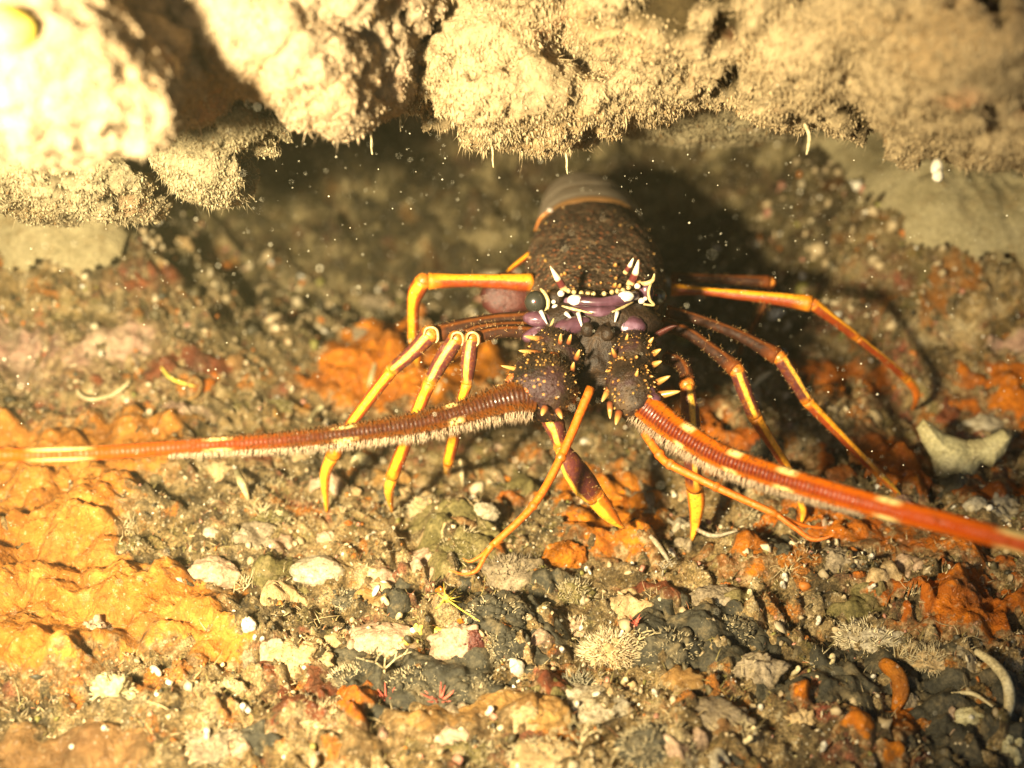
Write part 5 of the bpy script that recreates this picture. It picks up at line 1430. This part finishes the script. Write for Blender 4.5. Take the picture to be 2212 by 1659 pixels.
leg([([(1440, 770, 4.80, 15), (1475, 790, 4.74, 16), (1486, 822, 4.70, 16)], "leg_dim", 1, UPR),
     ([(1484, 830, 4.70, 18), (1490, 880, 4.70, 24), (1494, 940, 4.74, 24), (1496, 1010, 4.86, 22), (1500, 1050, 4.95, 24)], "leg", .8, (.12, -.95, .1)),
     ([(1501, 1055, 4.96, 19), (1505, 1085, 5.0, 18), (1502, 1130, 5.06, 11), (1494, 1168, None, 3)], "claw", 1, RL)])
leg([([(1430, 700, 5.05, 16), (1490, 721, 5.0, 14), (1550, 764, 4.95, 15), (1590, 797, 4.90, 20)], "leg_dim", 1, UPR),
     ([(1592, 800, 4.90, 17), (1612, 855, 4.93, 16), (1630, 900, 4.97, 15)], "leg", 1, (-.1, -.8, .5)), ([(1630, 900, 4.97, 15), (1665, 955, 5.03, 12), (1700, 1012, 5.10, 11), (1726, 1075, 5.15, 10)], "leg_orange", 1, (.3, -.8, .5)),
     ([(1726, 1075, 5.15, 9), (1735, 1105, 5.18, 8), (1729, 1134, None, 2.5)], "claw", 1, RL)])
leg([([(1440, 672, 5.15, 15), (1508, 690, 5.12, 12), (1600, 725, 5.07, 13), (1680, 770, 5.0, 19)], "leg_dim", 1, UPR),
     ([(1684, 772, 5.0, 16), (1710, 812, 5.02, 15), (1743, 866, 5.06, 13)], "leg", 1, (.3, -.7, .6)), ([(1743, 866, 5.06, 13), (1815, 940, 5.12, 10), (1897, 1024, 5.2, 9)], "leg_orange", 1, (.4, -.7, .6)),
     ([(1897, 1024, 5.2, 8), (1925, 1050, 5.25, 7), (1948, 1073, None, 2.5)], "claw", 1, (.4, -.7, .6))])
leg([([(1450, 625, 5.45, 14), (1520, 629, 5.42, 9), (1600, 637, 5.40, 11), (1700, 648, 5.36, 15), (1752, 656, 5.34, 19)], "leg_orange", 1, UPR),
     ([(1756, 657, 5.34, 14), (1800, 690, 5.38, 11), (1851, 729, 5.45, 10)], "leg_orange", 1, UPR), ([(1851, 729, 5.45, 9), (1905, 772, 5.55, 8), (1956, 815, 5.68, 10)], "leg_orange", 1, UPR),
     ([(1956, 815, 5.68, 10), (1977, 842, 5.76, 9), (1979, 865, 5.84, 6), (1970, 886, None, 2.5)], "claw", 1, UPR)])
leg([([(1450, 600, 5.75, 13), (1540, 602, 5.75, 10), (1662, 609, 5.74, 14)], "leg_dim", 1, UPR),
     ([(1664, 610, 5.74, 12), (1650, 660, 5.84, 10), (1614, 725, 6.0, 9)], "leg_dim", 1, RL), ([(1614, 725, 6.0, 8), (1600, 755, 6.1, 7), (1588, 778, None, 2.5)], "leg_dim", 1, RL)])
for u, v, d, q in ((931, 722, 4.80, 1.0), (988, 731, 4.72, 0.85), (1021, 731, 4.65, 0.85)):
    mb = MB(); mb.tube([P(u - 16 * q, v + 4, d), P(u - 11 * q, v - 11 * q, d - .01), P(u + 2, v - 15 * q, d - .015), P(u + 13 * q, v - 8 * q, d - .01), P(u + 15 * q, v + 10 * q, d), P(u + 10 * q, v + 19 * q, d)], [.003, .0055, .006, .006, .006, .003], n=7, samp=24)
    mb.build("knee_rim", M["ivory"], LOB)
mb = MB(); mb.ellip(P(1096, 638, 5.36), np.array([RGT * .13, UPV * .115, FWD * .05]), lump=.08, nu=26, nv=16); mb.build("leg_base", M["red_plate"], LOB)
mb = MB(); mb.tube([P(1150, 545, 5.6, ), P(1105, 580, 5.55), P(1085, 606, 5.5)], [.016, .012, .008], n=10, samp=12); mb.build("hind_leg", M["leg_orange"], LOB)

# ------------------------------------------------------------------ cloudy water
def haze():
    k = NT("cloudy_water")
    k.t.nodes.remove(k.bsdf)
    v = k.n("ShaderNodeVolumePrincipled")
    v.inputs["Color"].default_value = (0.80, 0.78, 0.46, 1)
    v.inputs["Density"].default_value = 0.0068
    v.inputs["Anisotropy"].default_value = 0.2
    k.link(v.outputs[0], k.t.nodes["Material Output"].inputs["Volume"])
    x0, x1, y0, y1, z0, z1 = -9.5, 9.5, -2.5, 12.5, -2.2, 6.3
    V = [(x, y, z) for x in (x0, x1) for y in (y0, y1) for z in (z0, z1)]
    F = [(0, 1, 3, 2), (4, 6, 7, 5), (0, 4, 5, 1), (2, 3, 7, 6), (0, 2, 6, 4), (1, 5, 7, 3)]
    tag(np_mesh("haze", np.array(V), np.array(F), k.m, shade=False), kind="stuff")
haze()
